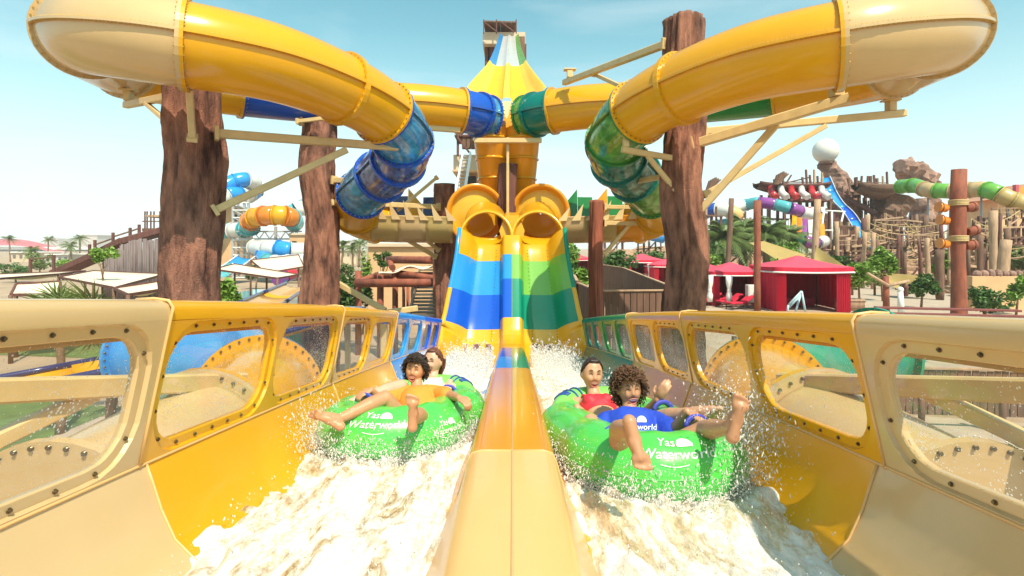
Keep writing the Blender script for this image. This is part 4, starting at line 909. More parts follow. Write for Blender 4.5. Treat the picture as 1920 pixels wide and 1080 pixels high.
# right girl in red
rg_n, rg_p = Q(1113, 750, 4.08), Q(1140, 812, 3.72)
person('rg', 'laughing rider in a red swim top behind the blue shirt', Q(1140, 812, 3.72), Q(1110, 702, 4.14), V((.12, -1, .05)), V((.06, .12, 1)), rg_n, Q(1084, 763, 4.05), Q(1146, 761, 4.05), rg_p,
    [(Q(1080, 757, 4.04), Q(1074, 786, 3.90), H_RG1+V((-.03, .04, .045)), V((.3, -.8, -.35)), V((-.2, -.5, 1)), -1, 1.0), (Q(1149, 755, 4.04), Q(1205, 782, 3.92), H_RG2+V((-.02, .03, .02)), V((.2, -.3, .6)), V((.2, -.5, .8)), 1, .6)],
    [(Q(1126, 816, 3.70), Q(1108, 792, 3.40), Q(1128, 826, 3.18), V((.1, -1, -.2)), V((0, -.2, -1))), (Q(1156, 816, 3.70), Q(1240, 784, 3.50), Q(1300, 774, 3.24), V((.45, -.4, .5)), V((.5, -.5, -.3)))],
    .96, ('top', M['top_red']), lambda root, hp: sleek(root, hp, .96, M['hair_dark'], rnd, [hp(.1, -.95, .1, .0), hp(.1, -1, -.1, .03), hp(0, -.9, -.4, .03)]), 1.05, True)
# left boy in orange
lb_n, lb_p = Q(783, 734, 4.36), Q(782, 802, 3.98)
person('lb', 'laughing dark-haired rider in an orange shirt at the front of the left raft', Q(782, 802, 3.98), Q(779, 694, 4.42), V((-.10, -1, .08)), V((.10, .1, 1)), lb_n, Q(751, 747, 4.30), Q(815, 742, 4.30), lb_p,
    [(Q(747, 741, 4.30), Q(716, 756, 4.12), H_LB1+V((.03, .03, .04)), V((-.6, -.4, -.2)), V((-.1, -.4, 1)), -1, 1.0), (Q(819, 737, 4.30), Q(846, 742, 4.16), Q(860, 746, 3.98), V((.5, -.5, -.1)), V((.1, -.4, 1)), 1, 1.0)],
    [(Q(764, 804, 3.96), Q(722, 746, 3.80), Q(634, 786, 3.55), V((-.75, -.1, .45)), V((-.25, -1, -.25))), (Q(800, 804, 3.96), Q(786, 778, 3.66), Q(776, 785, 3.38), V((.03, -.08, 1)), V((.0, -1, .05)))],
    .92, ('shirt', M['shirt_orange']), lambda root, hp: curly(root, hp, .92, M['hair_dark'], rnd, 950, -.45, .026, loose=.95), 1.0)
# left girl in mint
lg_n, lg_p = Q(812, 715, 4.98), Q(802, 775, 4.60)
person('lg', 'shouting rider with tied auburn hair behind the orange shirt', Q(802, 775, 4.60), Q(813, 678, 5.02), V((-.42, -1, .02)), V((.04, .1, 1)), lg_n, Q(788, 726, 4.95), Q(838, 724, 4.95), lg_p,
    [(Q(785, 721, 4.95), Q(766, 742, 4.72), Q(772, 752, 4.5), V((0, -1, -.2)), V((0, 0, 1)), -1, .9), (Q(841, 720, 4.95), Q(850, 736, 4.76), H_LG+V((0, .05, .04)), V((-.1, -.8, -.35)), V((0, -.5, 1)), 1, 1.0)],
    [(Q(790, 778, 4.58), Q(752, 724, 4.36), Q(686, 742, 4.12), V((-.75, -.5, .1)), V((-.2, -.5, -.8))), (Q(814, 778, 4.58), Q(838, 746, 4.36), Q(826, 772, 4.06), V((-.1, -1, -.3)), V((0, -.3, -1)))],
    .96, ('top', M['top_mint']), lambda root, hp: sleek(root, hp, .96, M['hair_auburn'], rnd, [hp(.2, -.95, .2, .0), hp(.2, -1, 0, .035), hp(.15, -.95, -.35, .04), hp(.1, -.8, -.8, .03)]), 1.15, True)

# ================================================================== water
def foam_n(x, D, sd):
    s = 40 if sd > 0 else 0; q = V((x*1.0+s, D*.8, 0))
    n = .036*mnoise.noise(V((q.x*2.4, q.y*1.3, 0)))+.040*abs(mnoise.noise(V((q.x*5.5, q.y*2.6, 0))))+.026*abs(mnoise.noise(V((q.x*14, q.y*5.5, 0))))+.012*mnoise.noise(V((q.x*32, q.y*12, 3)))+.006*mnoise.noise(V((q.x*66, q.y*28, 3)))
    c, f, r_, up, S = RAFTS['R' if sd > 0 else 'L']; d = V((sd*x-c.x, D-c.y, 0)); a = d.dot(V((f.x, f.y, 0))); b = d.dot(V((r_.x, r_.y, 0))); k = math.hypot(a/.86, b/.62)
    bow = math.exp(-((k-1.05)/.16)**2)*(.03+.06*abs(mnoise.noise(q*7)))-.25*math.exp(-(k/.72)**6)
    return .05+n*(1+.3*(D < 3))+bow-.06*sm(9.5, 11, D)
for sd in (-1, 1):
    m = MB(); nD = 520; nx = 110
    def fw(i, j):
        D = 1.15+(11.25-1.15)*i**1.55; x = lerp(.20, 1.43, j); edge = 1
        return fpt(D, x, foam_n(x, D, sd), sd)
    m.grid(fw, nD, nx); tag(m.build('white_water', M['foam'], fix=False), kind='structure')
OCT = [V(q) for q in ((1, 0, 0), (-1, 0, 0), (0, 1, 0), (0, -1, 0), (0, 0, 1), (0, 0, -1))]; OF = [(0, 2, 4), (2, 1, 4), (1, 3, 4), (3, 0, 4), (2, 0, 5), (1, 2, 5), (3, 1, 5), (0, 3, 5)]
def drops(name, n, fn, rmin, rmax, seed):
    rr = random.Random(seed); vs = []; fs = []
    for _ in range(n):
        p, st = fn(rr); r = rmin*(rmax/rmin)**(rr.random()**2.2); b = len(vs); e = 1+st*rr.random()
        ax = V((rr.gauss(0, .5), rr.gauss(0, .5), 1)).normalized()
        for o in OCT: q = o*r; vs.append(p+q+ax*(q.dot(ax))*(e-1))
        fs += [tuple(b+i for i in f) for f in OF]
    m = MB(); m.add(vs, fs, True); return tag(m.build(name, M['drop'], fix=False), kind='stuff')
for sd, key in ((-1, 'L'), (1, 'R')):
    c, f, r_, up, S = RAFTS[key]
    def around(rr):
        th = rr.uniform(-2.0, 2.0); k = rr.gauss(1.0, .06)+abs(rr.gauss(0, .07)); h = abs(rr.gauss(0, .11)); return S(th, -.5, 0)+(S(th, 0, .05)-S(th, 0, 0)).normalized()*abs(rr.gauss(.02, .07))+V((0, 0, h-.05)), 3
    drops('splash', 9000, around, .0010, .0050, 5+sd)
    def onraft(rr):
        
        while True:
            th = rr.uniform(-1.9, 1.9); ph = rr.gauss(-.5, .36)
            if mnoise.noise(V((th*4, ph*5, sd*9)))+.6*mnoise.noise(V((th*13, ph*12, sd*9))) > -.05+.5*max(0, ph+.3): break
        return S(th, ph, abs(rr.gauss(0, .015))), .6
    drops('splash', 8000, onraft, .0008, .0052, 15+sd)
    def overfoam(rr):
        D = rr.uniform(1.4, 9.5); x = rr.uniform(.3, 1.36); return fpt(D, x, foam_n(x, D, sd)+abs(rr.gauss(0, .045)), sd), 2
    drops('spray', 7000, overfoam, .0010, .0045, 25+sd)
    m = MB(); rows = []                                        # broken collar of white water thrown up by the tube
    for i in range(241):
        th = lerp(-2.5, 2.5, i/240); a = mnoise.noise(V((th*5, sd*3, 0))); b_ = abs(mnoise.noise(V((th*14, sd*3, 1)))); e = max(0, math.cos(th*.55)); row = []
        for k in range(9):
            f_ = k/8; n2 = mnoise.noise(V((th*9, f_*5, sd*7)))*.022+mnoise.noise(V((th*26, f_*12, sd*7)))*.012
            row.append(S(th, lerp(-.62+.28*a+.35*b_, -1.25, f_), .006+.19*f_**1.3*(.7+.5*b_)+n2*(1 if 0 < k < 8 else .4))+V((0, 0, .085*math.sin(math.pi*f_)*(.6+.8*a)*e)))
        rows.append(row)
    m.strip(rows); tag(m.build('splash', M['foam'], fix=False), kind='stuff')
    def flung(rr):
        t = rr.random(); base = P(600 if sd < 0 else 1385, 800 if sd < 0 else 790, 3.35 if sd < 0 else 2.65); return base+V((rr.gauss(0, .10), rr.gauss(0, .14), rr.gauss(-.05, .12))), 4
    drops('splash', 3200, flung, .0009, .0042, 35+sd)
    def wake(rr):
        D = rr.uniform(4.9, 11.2); x = rr.uniform(.35, 1.3); return fpt(D, x, .08+abs(rr.gauss(0, .10)), sd), 2
    drops('spray', 9000, wake, .002, .010, 45+sd)
    def plume(rr):
        D = 10.9-abs(rr.gauss(0, 1.1)); x = rr.uniform(.36, 1.22); return fpt(D, x, .06+abs(rr.gauss(0, .16)), sd), 2
    drops('spray', 7000, plume, .004, .016, 55+sd)
# ================================================================== builders for the park around the ride
def G(px, D): return V(((px-960)/1000*D, D, 0))
def zat(py, D): return CAMZ-(py-465)/1000*D
def leaves(m, c, rad3, n, size, rr, shell=.35, clumps=9):
    cs = [(V((rr.gauss(0, .45), rr.gauss(0, .45), rr.gauss(0, .42))), rr.uniform(.35, .6)) for _ in range(clumps)]
    for _ in range(n):
        o, q = rr.choice(cs); d = V((rr.gauss(0, 1), rr.gauss(0, 1), rr.gauss(0, 1))).normalized()*(q*(rr.random()**shell)); p = o+d
        if p.length > 1.15: continue
        p = V(c)+V((p.x*rad3[0], p.y*rad3[1], p.z*rad3[2])); a = V((rr.gauss(0, 1), rr.gauss(0, 1), rr.gauss(0, .6))).normalized(); b = a.orthogonal().normalized(); b = Matrix.Rotation(rr.uniform(0, 6.28), 3, a) @ b
        s = size*rr.uniform(.6, 1.3); m.add([p-a*s, p+b*s*.42, p+a*s, p-b*s*.42], [(0, 1, 2, 3)])
def tree(name, label, base, h, rx, rz, n, size, mat, seed, cat='tree', group=None, rings=3):
    rr = random.Random(seed); root = thing(name, label, cat, base, group); base = V(base); top = base+V((rr.uniform(-.05, .05)*h, rr.uniform(-.05, .05)*h, h-rz)); m = MB()
    mid = base.lerp(top, .5)+V((rr.uniform(-.1, .1), 0, 0)); m.tube([base, mid, top], [.05*rx+.03, .04*rx+.025, .02*rx+.01], 7)
    for k in range(5):
        a = rr.uniform(0, 6.28); m.tube([base.lerp(top, .55+.08*k), base.lerp(top, .8)+V((math.cos(a)*rx*.3, math.sin(a)*rx*.3, .1*rz)), top+V((math.cos(a)*rx*.6, math.sin(a)*rx*.6, rr.uniform(-.2, .6)*rz))], [.02*rx+.012, .014*rx+.008, .006], 5)
    m.build('trunk', M['stem'], root); m = MB(); leaves(m, top, (rx, rx, rz), n, size, rr); m.build('crown', M[mat], root, fix=False); return root
def palm(label, base, h, n, L, seed, mat='palm', group=None, fan=False):
    rr = random.Random(seed); root = thing('palm_tree', label, 'palm tree', base, group); base = V(base); top = base+V((rr.uniform(-.1, .1)*h, 0, h)); m = MB()
    k = 9; m.tube([base.lerp(top, i/k)+V((.03*math.sin(i*1.3), 0, 0)) for i in range(k+1)], [(.17 if i % 2 else .145)*(1-.25*i/k)*max(.6, L/2) for i in range(k+1)], 10); m.build('trunk', M['stem'], root)
    m = MB()
    for f in range(n):
        a = rr.uniform(0, 6.28); el = rr.uniform(-.5, 1.2); d = V((math.cos(a)*math.cos(el), math.sin(a)*math.cos(el), math.sin(el))); ln = L*rr.uniform(.75, 1.1)
        if fan:                                            # stalk ending in a pleated fan of blades
            e = top+d*ln*.55; m.tube([top, e], [.012, .008], 4); s_ = d.cross(V((0, 0, 1))).normalized(); u_ = s_.cross(d)
            for j in range(15):
                an = lerp(-1.35, 1.35, j/14); q = (d*math.cos(an)+s_*math.sin(an)+u_*rr.uniform(-.12, .05)-V((0, 0, .18))).normalized(); w = q.cross(u_).normalized()*.018*L; tip = e+q*ln*.52
                m.add([e, e.lerp(tip, .45)+w, tip-V((0, 0, .05*L)), e.lerp(tip, .45)-w], [(0, 1, 2, 3)])
            continue
        pts = [top+d*ln*t-V((0, 0, ln*.55*t*t)) for t in [i/11 for i in range(12)]]; m.tube(pts, [.018*(1-t/12)*L/2+.003 for t in range(12)], 4)
        for i in range(1, 12):
            t = (pts[i]-pts[i-1]).normalized(); s_ = t.cross(V((0, 0, 1))); s_ = s_.normalized() if s_.length > .01 else V((1, 0, 0)); u_ = s_.cross(t)
            for e in (-1, 1):
                for h_ in (0, .5):
                    p = pts[i-1].lerp(pts[i], h_); q = (s_*e+t*.55-u_*.25+V((0, 0, -.25))).normalized(); ll = ln*.30*math.sin(math.pi*min(.95, (i+h_)/12+.1)); w = t*.014*L
                    m.add([p-w, p+w, p+q*ll], [(0, 1, 2)])
    m.build('crown', M[mat], root, fix=False); return root
def post(name, label, px, D, wpx, ytop, mat='timber', group=None, lean=0, seed=0, ybot=None):
    base = G(px, D); zt = zat(ytop, D); r = wpx*D/2000
    if ybot: base.z = max(0, zat(ybot, D))
    root = thing(name, label, 'post', base, group); rr = random.Random(seed+int(px*7)); k = 6
    m = MB(); m.tube([V((base.x+lean*i/k+rr.uniform(-.1, .1)*r, D, lerp(base.z, zt, i/k))) for i in range(k+1)], [r*rr.uniform(.9, 1.12) for _ in range(k+1)], 10); m.build('log', M[mat], root); return root
def planks(root, a, b, h, w=.14, gap=.028, t=.03, mat='timber', rail=True, seed=1, z0=None, maxn=999):
    rr = random.Random(seed); a = V(a); b = V(b); d = b-a; L = d.length; d.normalize(); n = min(maxn, max(1, int(L/(w+gap)))); nn = V((d.y, -d.x, 0)).normalized(); w = L/n-gap
    for i in range(n):
        c = a+d*((i+.5)*L/n)+nn*rr.uniform(-.006, .006); hh = h+rr.uniform(-.02, .02); q = MB()
        rot = Matrix((V((d.x, d.y, d.z)), nn, V((0, 0, 1)))).transposed(); q.box(c+V((0, 0, hh/2)), (w, t, hh), rot); q.build('plank', M[mat], root)
    if rail:
        for z in (.12*h, .5*h): q = MB(); q.beam(a+V((0, 0, z))-nn*.045, b+V((0, 0, z))-nn*.045, .05, .09); q.build('rail', M[mat], root)
        q = MB(); q.beam(a+V((0, 0, h+.035)), b+V((0, 0, h+.035)), .12, .045); q.build('cap_rail', M['timber_pale'], root)
def fence(label, segs, h, w=.14, mat='timber', seed=3, group=None):
    root = thing('plank_fence', label, 'fence', segs[0][0], group)
    for k, (a, b) in enumerate(segs):
        planks(root, a, b, h, w, mat=mat, seed=seed+k)
        for p in (a, b): q = MB(); q.box(V(p)+V((0, 0, h/2+.06)), (.12, .12, h+.12)); q.build('post', M[mat], root)
    return root
def bg_tube(name, label, pts, r, cols, cat='water slide', per=4, n=14, collars=True, supports=()):
    root = thing(name, label, cat, (pts[0].x, pts[0].y, 0)); N_ = len(pts)-1; k = len(cols)
    for i, c in enumerate(cols):
        t0, t1 = N_*i/k, N_*(i+1)/k; q = max(3, int((t1-t0)*per)); pp = [spt(pts, lerp(t0, t1, j/q)) for j in range(q+1)]
        m = MB(); m.tube(pp, r, n); sh = m.build('tube_section', M[c], root)
        if collars: s_, u_, t_ = frame(pp[1]-pp[0]); m = MB(); m.cyl(pp[0]-t_*.06*r, pp[0]+t_*.06*r, r*1.1, r*1.1, n); m.build('collar', M[c], sh)
    for (px, D, w) in supports:
        m = MB(); b = G(px, D); m.cyl(b, (b.x, b.y, w), .12, .12, 8); m.build('leg', M['grey_metal'], root)
    return root
def trough(name, label, pts, w, d, cols, rimcol, cat='water slide', lanes=1):
    root = thing(name, label, cat, (pts[0].x, pts[0].y, 0)); N_ = len(pts)-1; k = len(cols)
    for i, c in enumerate(cols):
        t0, t1 = N_*i/k, N_*(i+1)/k; q = 5; rows = []; rim = ([], [])
        for j in range(q+1):
            t = lerp(t0, t1, j/q); p = spt(pts, t); s_, u_, _ = frame(spt(pts, min(N_, t+.05))-spt(pts, max(0, t-.05)))
            rows.append([p+s_*(w*math.cos(a))-u_*(d*math.sin(a)) for a in [math.pi*x/10 for x in range(11)]]); rim[0].append(p+s_*w); rim[1].append(p-s_*w)
        m = MB(); m.strip(rows); m.build('trough_section', M[c], root, solid=.04)
        for e in rim: m = MB(); m.tube(e, w*.09, 6); m.build('rim', M[rimcol], root)
    return root
def gable(m, c, w, l, h, rot): pass

# ---------------------------------------------------------------- tubes and beams just outside the flume walls
for sd in (-1, 1):
    side = 'left' if sd < 0 else 'right'
    pts = [W(sd*2.25, .9, -1.62), W(sd*2.2, 2.2, -1.52), W(sd*2.18, 3.4, -1.44), W(sd*2.25, 4.6, -1.42), W(sd*2.75, 5.7, -1.42), W(sd*3.6, 6.5, -1.40), W(sd*4.8, 7.0, -1.36)]
    root = thing('low_tube_slide', 'cream, yellow and %s tube passing low outside the %s windows' % (('blue', 'left') if sd < 0 else ('green', 'right')), 'water slide', (pts[0].x, pts[0].y, 0))
    for a, b, c in ((1.3, 2.3, 'cream'), (2.3, 3.5, 'yellow'), (3.5, 6, 'sky' if sd < 0 else 'jade')):
        pp = [spt(pts, lerp(a, b, i/12)) for i in range(13)]; m = MB(); m.tube(pp, .50, 32, caps=(c == 'cream')); sh = m.build('tube_section', M[c], root)
        for p, q in ((pp[0], pp[1]), (pp[-1], pp[-2])):
            t = (q-p).normalized(); s_, u_, _ = frame(t); m = MB(); m.strip([[p+t*d+s_*(r*math.cos(2*math.pi*j/32))+u_*(r*math.sin(2*math.pi*j/32)) for j in range(32)] for d, r in ((0, .50), (0, .58), (.05, .58), (.05, .50))], smooth=False, cyc=True); m.build('collar', M[c], sh)
            m = MB()
            for j in range(40): q2 = p+s_*(.552*math.cos(2*math.pi*j/40))+u_*(.552*math.sin(2*math.pi*j/40)); m.cyl(q2-t*.015, q2+t*.065, .012, .012, 6)
            tag(m.build('bolts', M['bolt'], sh), kind='stuff')
    for d in (2.3, 4.2): m = MB(); m.beam((pts[0].x, d, 0), (pts[0].x, d, CAMZ-1.9), .18, .18); m.build('leg', M['beam'], root)
    fr = thing('support_frame', 'tan steel beam and brace seen through the %s windows' % side, 'steel frame', (sd*2.3, 3, 0))
    m = MB(); m.beam(W(sd*2.75, 1.7, -.50), W(sd*2.0, 3.95, -.985), .10, .12); m.build('beam', M['beam'], fr)
    m = MB(); m.beam(W(sd*2.75, 1.9, -1.12), W(sd*2.35, 3.0, -.82), .07, .08); m.build('brace', M['beam'], fr)
    m = MB(); m.beam((sd*2.8, 1.6, 0), W(sd*2.8, 1.6, -.50), .15, .15); m.build('post', M['beam'], fr)
    m = MB(); m.beam(W(sd*2.02, 3.75, -1.0), W(sd*2.1, 3.75, -1.2), .14, .12, V((0, 1, 0))); m.build('saddle', M['beam'], fr)

# ---------------------------------------------------------------- high tower in the middle
tw = thing('slide_tower', 'tall tower with timber canopy at the top of the drop slide', 'tower', G(948, 58))
def pbox(root, name, x0, x1, y0, y1, D, dep, mat, bev=.02):
    a, b = P(x0, y1, D), P(x1, y0, D); m = MB(); m.bbox(((a.x+b.x)/2, D+dep/2, (a.z+b.z)/2), (b.x-a.x, dep, b.z-a.z), None, bev); return m.build(name, M[mat], root)
pbox(tw, 'platform', 905, 985, 60, 82, 59, 4, 'stucco_pale'); 
for x in (909, 978): pbox(tw, 'leg', x, x+9, 82, 535, 60, .8, 'timber_dark')
pbox(tw, 'stair_shaft', 915, 935, 82, 120, 60, 2.5, 'timber_dark'); pbox(tw, 'side_bay', 972, 984, 68, 108, 58.5, 2, 'timber')
for i in range(6): pbox(tw, 'canopy_board', 907+i*10.3, 917+i*10.3, 38+i*.3, 41+i*.3, 58, 5, 'timber')
for x in (906, 930, 967): pbox(tw, 'canopy_post', x, x+2, 36, 62, 58, .2, 'timber_dark')
for x in (906, 938): m = MB(); m.beam(P(x, 40, 58), P(x+26, 60, 58), .12); m.build('brace', M['timber_dark'], tw)
pbox(tw, 'gate', 946, 962, 45, 66, 61, .3, 'timber_dark')
tw2 = thing('stair_tower', 'sand-coloured stair tower with timber roof left of the drop slide', 'tower', G(880, 34))
pbox(tw2, 'wall', 850, 905, 290, 325, 34, 3, 'stucco_pale'); pbox(tw2, 'wall', 862, 898, 325, 560, 34.4, 2, 'stucco'); pbox(tw2, 'ledge', 848, 906, 318, 322, 33.7, .5, 'stucco'); pbox(tw2, 'opening', 874, 892, 330, 358, 33.9, .6, 'dark')
for i in range(5): pbox(tw2, 'roof_board', 866+i*8.2, 873.4+i*8.2, 256, 278, 33.6, .4, 'timber')
pbox(tw2, 'roof_beam', 852, 908, 252, 256, 33.5, 2.5, 'timber_dark'); pbox(tw2, 'post', 856, 860, 250, 292, 33.4, .3, 'timber_dark'); pbox(tw2, 'post', 895, 899, 254, 292, 33.4, .3, 'timber_dark')
m = MB(); m.beam(P(858, 258, 33.3), P(880, 286, 33.3), .12); m.build('brace', M['timber_dark'], tw2)
st = thing('stair_flight', 'pale steel stair flight climbing the sand-coloured tower', 'stairs', G(870, 31))
for k, x in enumerate((0, 16)): m = MB(); m.beam(P(852+x, 378, 29), P(868+x*.9, 288, 32), .10, .30); m.build('stringer', M['white_metal'], st)
for i in range(13):
    t = (i+.5)/13; m = MB(); m.beam(P(lerp(853, 869, t), lerp(378, 290, t), lerp(29, 32, t)), P(lerp(867, 883, t), lerp(378, 290, t), lerp(29, 32, t)), .26, .05); m.build('tread', M['grey_metal'], st)

# ---------------------------------------------------------------- red canvas cabanas and the sun terrace
def make_cabana():
    root = thing('cabana', 'x', 'cabana', (0, 0, 0), 'red cabanas on the terrace'); w, hE, hP = 3.8, 2.15, 3.05; e = w/2
    for (sx, sy) in ((-1, -1), (1, -1), (1, 1), (-1, 1)): m = MB(); m.cyl((sx*e*.97, sy*e*.97, 0), (sx*e*.97, sy*e*.97, hE), .045, .045, 8); m.build('post', M['timber_dark'], root)
    m = MB(); n = 8
    for k in range(4):
        a = [(-1, -1), (1, -1), (1, 1), (-1, 1)][k]; b = [(-1, -1), (1, -1), (1, 1), (-1, 1)][(k+1) % 4]
        rows = [[V((lerp(a[0], b[0], j/n)*e*q*1.06, lerp(a[1], b[1], j/n)*e*q*1.06, lerp(hP, hE+.28, q**.9)-.05*math.sin(math.pi*q)-.04*q*math.sin(math.pi*j/n))) for j in range(n+1)] for q in (.03, .25, .5, .75, 1)]
        m.strip(rows)
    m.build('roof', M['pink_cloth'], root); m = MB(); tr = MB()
    for k in range(4):
        a = [(-1, -1), (1, -1), (1, 1), (-1, 1)][k]; b = [(-1, -1), (1, -1), (1, 1), (-1, 1)][(k+1) % 4]
        m.strip([[V((lerp(a[0], b[0], j/n)*e*1.06, lerp(a[1], b[1], j/n)*e*1.06, hE+z-.04*math.sin(math.pi*j/n))) for j in range(n+1)] for z in (.28, .02)])
        tr.tube([V((lerp(a[0], b[0], j/n)*e*1.065, lerp(a[1], b[1], j/n)*e*1.065, hE+.01-.04*math.sin(math.pi*j/n))) for j in range(n+1)], .05, 6)
    m.build('valance', M['red_cloth'], root); tr.build('piping', M['white_cloth'], root)
    def curtain(p, q, nm, mat):
        m = MB(); k = 40; p = V(p); q = V(q); nn = V((q.y-p.y, p.x-q.x, 0)).normalized(); m.strip([[p.lerp(q, j/k)+nn*.05*math.sin(j*1.25)+V((0, 0, z)) for j in range(k+1)] for z in (hE+.05, .03)]); m.build(nm, M[mat], root)
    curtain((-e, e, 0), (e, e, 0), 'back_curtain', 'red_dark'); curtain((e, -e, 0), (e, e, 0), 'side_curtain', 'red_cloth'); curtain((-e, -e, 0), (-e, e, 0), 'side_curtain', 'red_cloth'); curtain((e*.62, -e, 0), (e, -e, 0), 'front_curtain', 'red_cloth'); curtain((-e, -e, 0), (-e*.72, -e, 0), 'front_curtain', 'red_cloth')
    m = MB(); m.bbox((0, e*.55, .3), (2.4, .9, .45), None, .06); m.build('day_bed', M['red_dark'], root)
    return root
cab = make_cabana(); cspec = [
    (1496, 34.4, -.10, 1.13, 'red cabana nearest the camera, its right side curtained'), (1369, 37.5, -.05, .96, 'red cabana with white tied curtains behind the loungers'), (1203, 60, -.05, 1.08, 'small red cabana between the fence and the tall column'),
    (1247, 57, .05, .9, 'red cabana mostly hidden behind the tall right column'), (1082, 78, .1, 1.0, 'far red cabana roof behind the shrubs by the chute'), (1322, 42, .0, .9, 'red cabana peeking out right of the tall column')]
for i, (px, D, rz, sc, lb) in enumerate(cspec):
    o = cab if i == 0 else copy_tree(cab); o.location = G(px, D); o.rotation_euler.z = rz; o.scale = (sc, sc, sc); o['label'] = lb
for i, (px, D, h) in enumerate(((1331, 34.8, 2.0), (1367, 34.8, 2.0), (1218, 57, 2.1))):
    b = G(px, D); o = thing('tied_curtain', ('white curtain tied at the left front post of a cabana', 'white curtain tied at the right front post of a cabana', 'white curtain hanging in the small far cabana')[i], 'curtain', b)
    m = MB(); m.tube([b+V((0, 0, z)) for z in (.4, .8, 1.15, 1.3, 1.6, h+.1)], [.16, .20, .10, .13, .2, .22], 10); m.build('cloth', M['white_cloth'], o)
    m = MB(); m.tube([b+V((.12*math.cos(a), .12*math.sin(a), 1.15)) for a in [2*math.pi*k/10 for k in range(10)]], .03, 6, closed=True); m.build('tie', M['white_cloth'], o)
def make_lounger():
    root = thing('sun_lounger', 'x', 'sun lounger', (0, 0, 0), 'red loungers on the terrace')
    for sy in (-1, 1): m = MB(); m.beam((-.95, sy*.3, .30), (.95, sy*.3, .30), .06, .07); m.build('side_rail', M['timber_dark'], root)
    for (x, y) in ((-.85, -.3), (.85, -.3), (-.85, .3), (.85, .3)): m = MB(); m.beam((x, y, 0), (x, y, .30), .06); m.build('leg', M['timber_dark'], root)
    for i in range(9): m = MB(); m.box((-.9+i*.2, 0, .345), (.12, .62, .02)); m.build('slat', M['timber'], root)
    m = MB(); m.bbox((-.38, 0, .42), (1.12, .6, .12), None, .04); m.build('seat_cushion', M['red_cloth'], root)
    m = MB(); m.bbox((.52, 0, .62), (.85, .6, .12), Matrix.Rotation(rad(-32), 3, 'Y'), .04); m.build('back_cushion', M['red_cloth'], root)
    return root
lo = make_lounger()
for i, (px, D, rz, lb) in enumerate(((1388, 34.0, .35, 'red lounger closest to the white cabinet'), (1368, 35.2, .35, 'red lounger second from the white cabinet'), (1350, 36.4, .35, 'red lounger third from the white cabinet'), (1328, 36.0, .3, 'red lounger beside the tall right column'))):
    o = lo if i == 0 else copy_tree(lo); o.location = G(px, D); o.rotation_euler.z = rz; o['label'] = lb
cbn = thing('equipment_cabinet', 'white cabinet standing between two red cabanas', 'cabinet', G(1408, 34.5)); b = G(1408, 34.5)
m = MB(); m.bbox(b+V((0, 0, .95)), (.55, .5, 1.15), None, .03); m.build('box', M['cabinet'], cbn); m = MB(); m.bbox(b+V((.02, -.26, .95)), (.44, .03, 1.0), None, .01); m.build('door', M['white_cloth'], cbn)
for s_ in (-.2, .2): m = MB(); m.cyl(b+V((s_, 0, 0)), b+V((s_, 0, .4)), .03, .03, 8); m.build('leg', M['grey_metal'], cbn)
hr = thing('pool_hoist', 'pale blue tubular pool hoist in front of the nearest cabana', 'hoist', G(1492, 30))
M['hoist'] = pm('pale_blue_paint', (.38, .52, .58), .4, .1)
for a, b in (((1476, 588, 30), (1478, 572, 30)), ((1478, 572, 30), (1503, 546, 30)), ((1503, 546, 30), (1511, 590, 30)), ((1480, 576, 30.6), (1503, 552, 30.6)), ((1490, 590, 30.3), (1500, 556, 30.3))):
    m = MB(); m.cyl(P(*a), P(*b), .06, .06, 8); m.build('tube_frame', M['hoist'], hr)
sheet('pool', [(9.2, 18.2), (14.2, 18.2), (15.5, 23), (10.6, 23)], .03, M['pool'])

# ---------------------------------------------------------------- plank fences
z1 = zat(550, 15.5)
fa = thing('plank_fence', 'weathered plank fence enclosing the yard right of the chute', 'fence', (3.5, 15.5, 0))
def fseg(a, b, ht, seed, w=.16):
    A, B = G(*a), G(*b); A.z = B.z = 0; planks(fa, A, B, ht, w, seed=seed)
fseg((1122, 15.5), (1276, 15.8), 2.62, 1); fseg((1276, 15.8), (1168, 34), 2.62, 2, .22); fseg((1168, 34), (1128, 40), 2.62, 3, .25); fseg((1122, 15.5), (1084, 19), 2.62, 4, .2); fseg((1084, 19), (1070, 34), 2.62, 5, .25)
for p in ((1122, 15.45), (1276, 15.75), (1210, 24), (1084, 19)): q = G(*p); m = MB(); m.box(q+V((0, 0, 1.36)), (.16, .16, 2.76)); m.build('post', M['timber_pale' if p[0] == 1122 else 'timber'], fa)
fence('low plank fence seen through the right-hand cream window', [(V((8.6, 12.6, 0)), V((12.6, 12.2, 0)))], 1.05, .13, 'timber', 9)
fence('plank fence behind the pool seen through the right yellow window', [(V((7.0, 16.8, 0)), V((9.4, 15.4, 0)))], 1.0, .13, 'timber', 14)
rf = thing('slatted_roof', 'dark red slatted roof seen through the right-hand cream window', 'roof', (12, 15, 0))
for i in range(9): m = MB(); m.beam(V((9.6+i*.16, 14.2+i*.22, 1.0+.14*i)), V((14.8, 13.8+i*.22, .95+.14*i)), .20, .06); m.build('slat', M['red_tile'], rf)
for x in (10.2, 14): m = MB(); m.cyl((x, 14.6, 0), (x, 14.6, 1.3), .09, .08, 8); m.build('post', M['bark_red'], rf)
rl = thing('hand_rail', 'pale log hand rail on posts beyond the right-hand cream window', 'railing', (11, 11, 0))
m = MB(); m.cyl((7.6, 11.4, 1.0), (12.5, 10.9, .9), .05, .05, 8); m.build('rail', M['timber_pale'], rl)
for x in (8.6, 10.3, 12): m = MB(); m.cyl((x, 11.2, 0), (x, 11.2, 1.0), .06, .06, 8); m.build('post', M['timber'], rl)
rr_ = random.Random(5)
sh = thing('low_shrub', 'low flowering shrub bed seen through the right-hand cream window', 'shrub', (8.3, 9.8, 0)); m = MB()
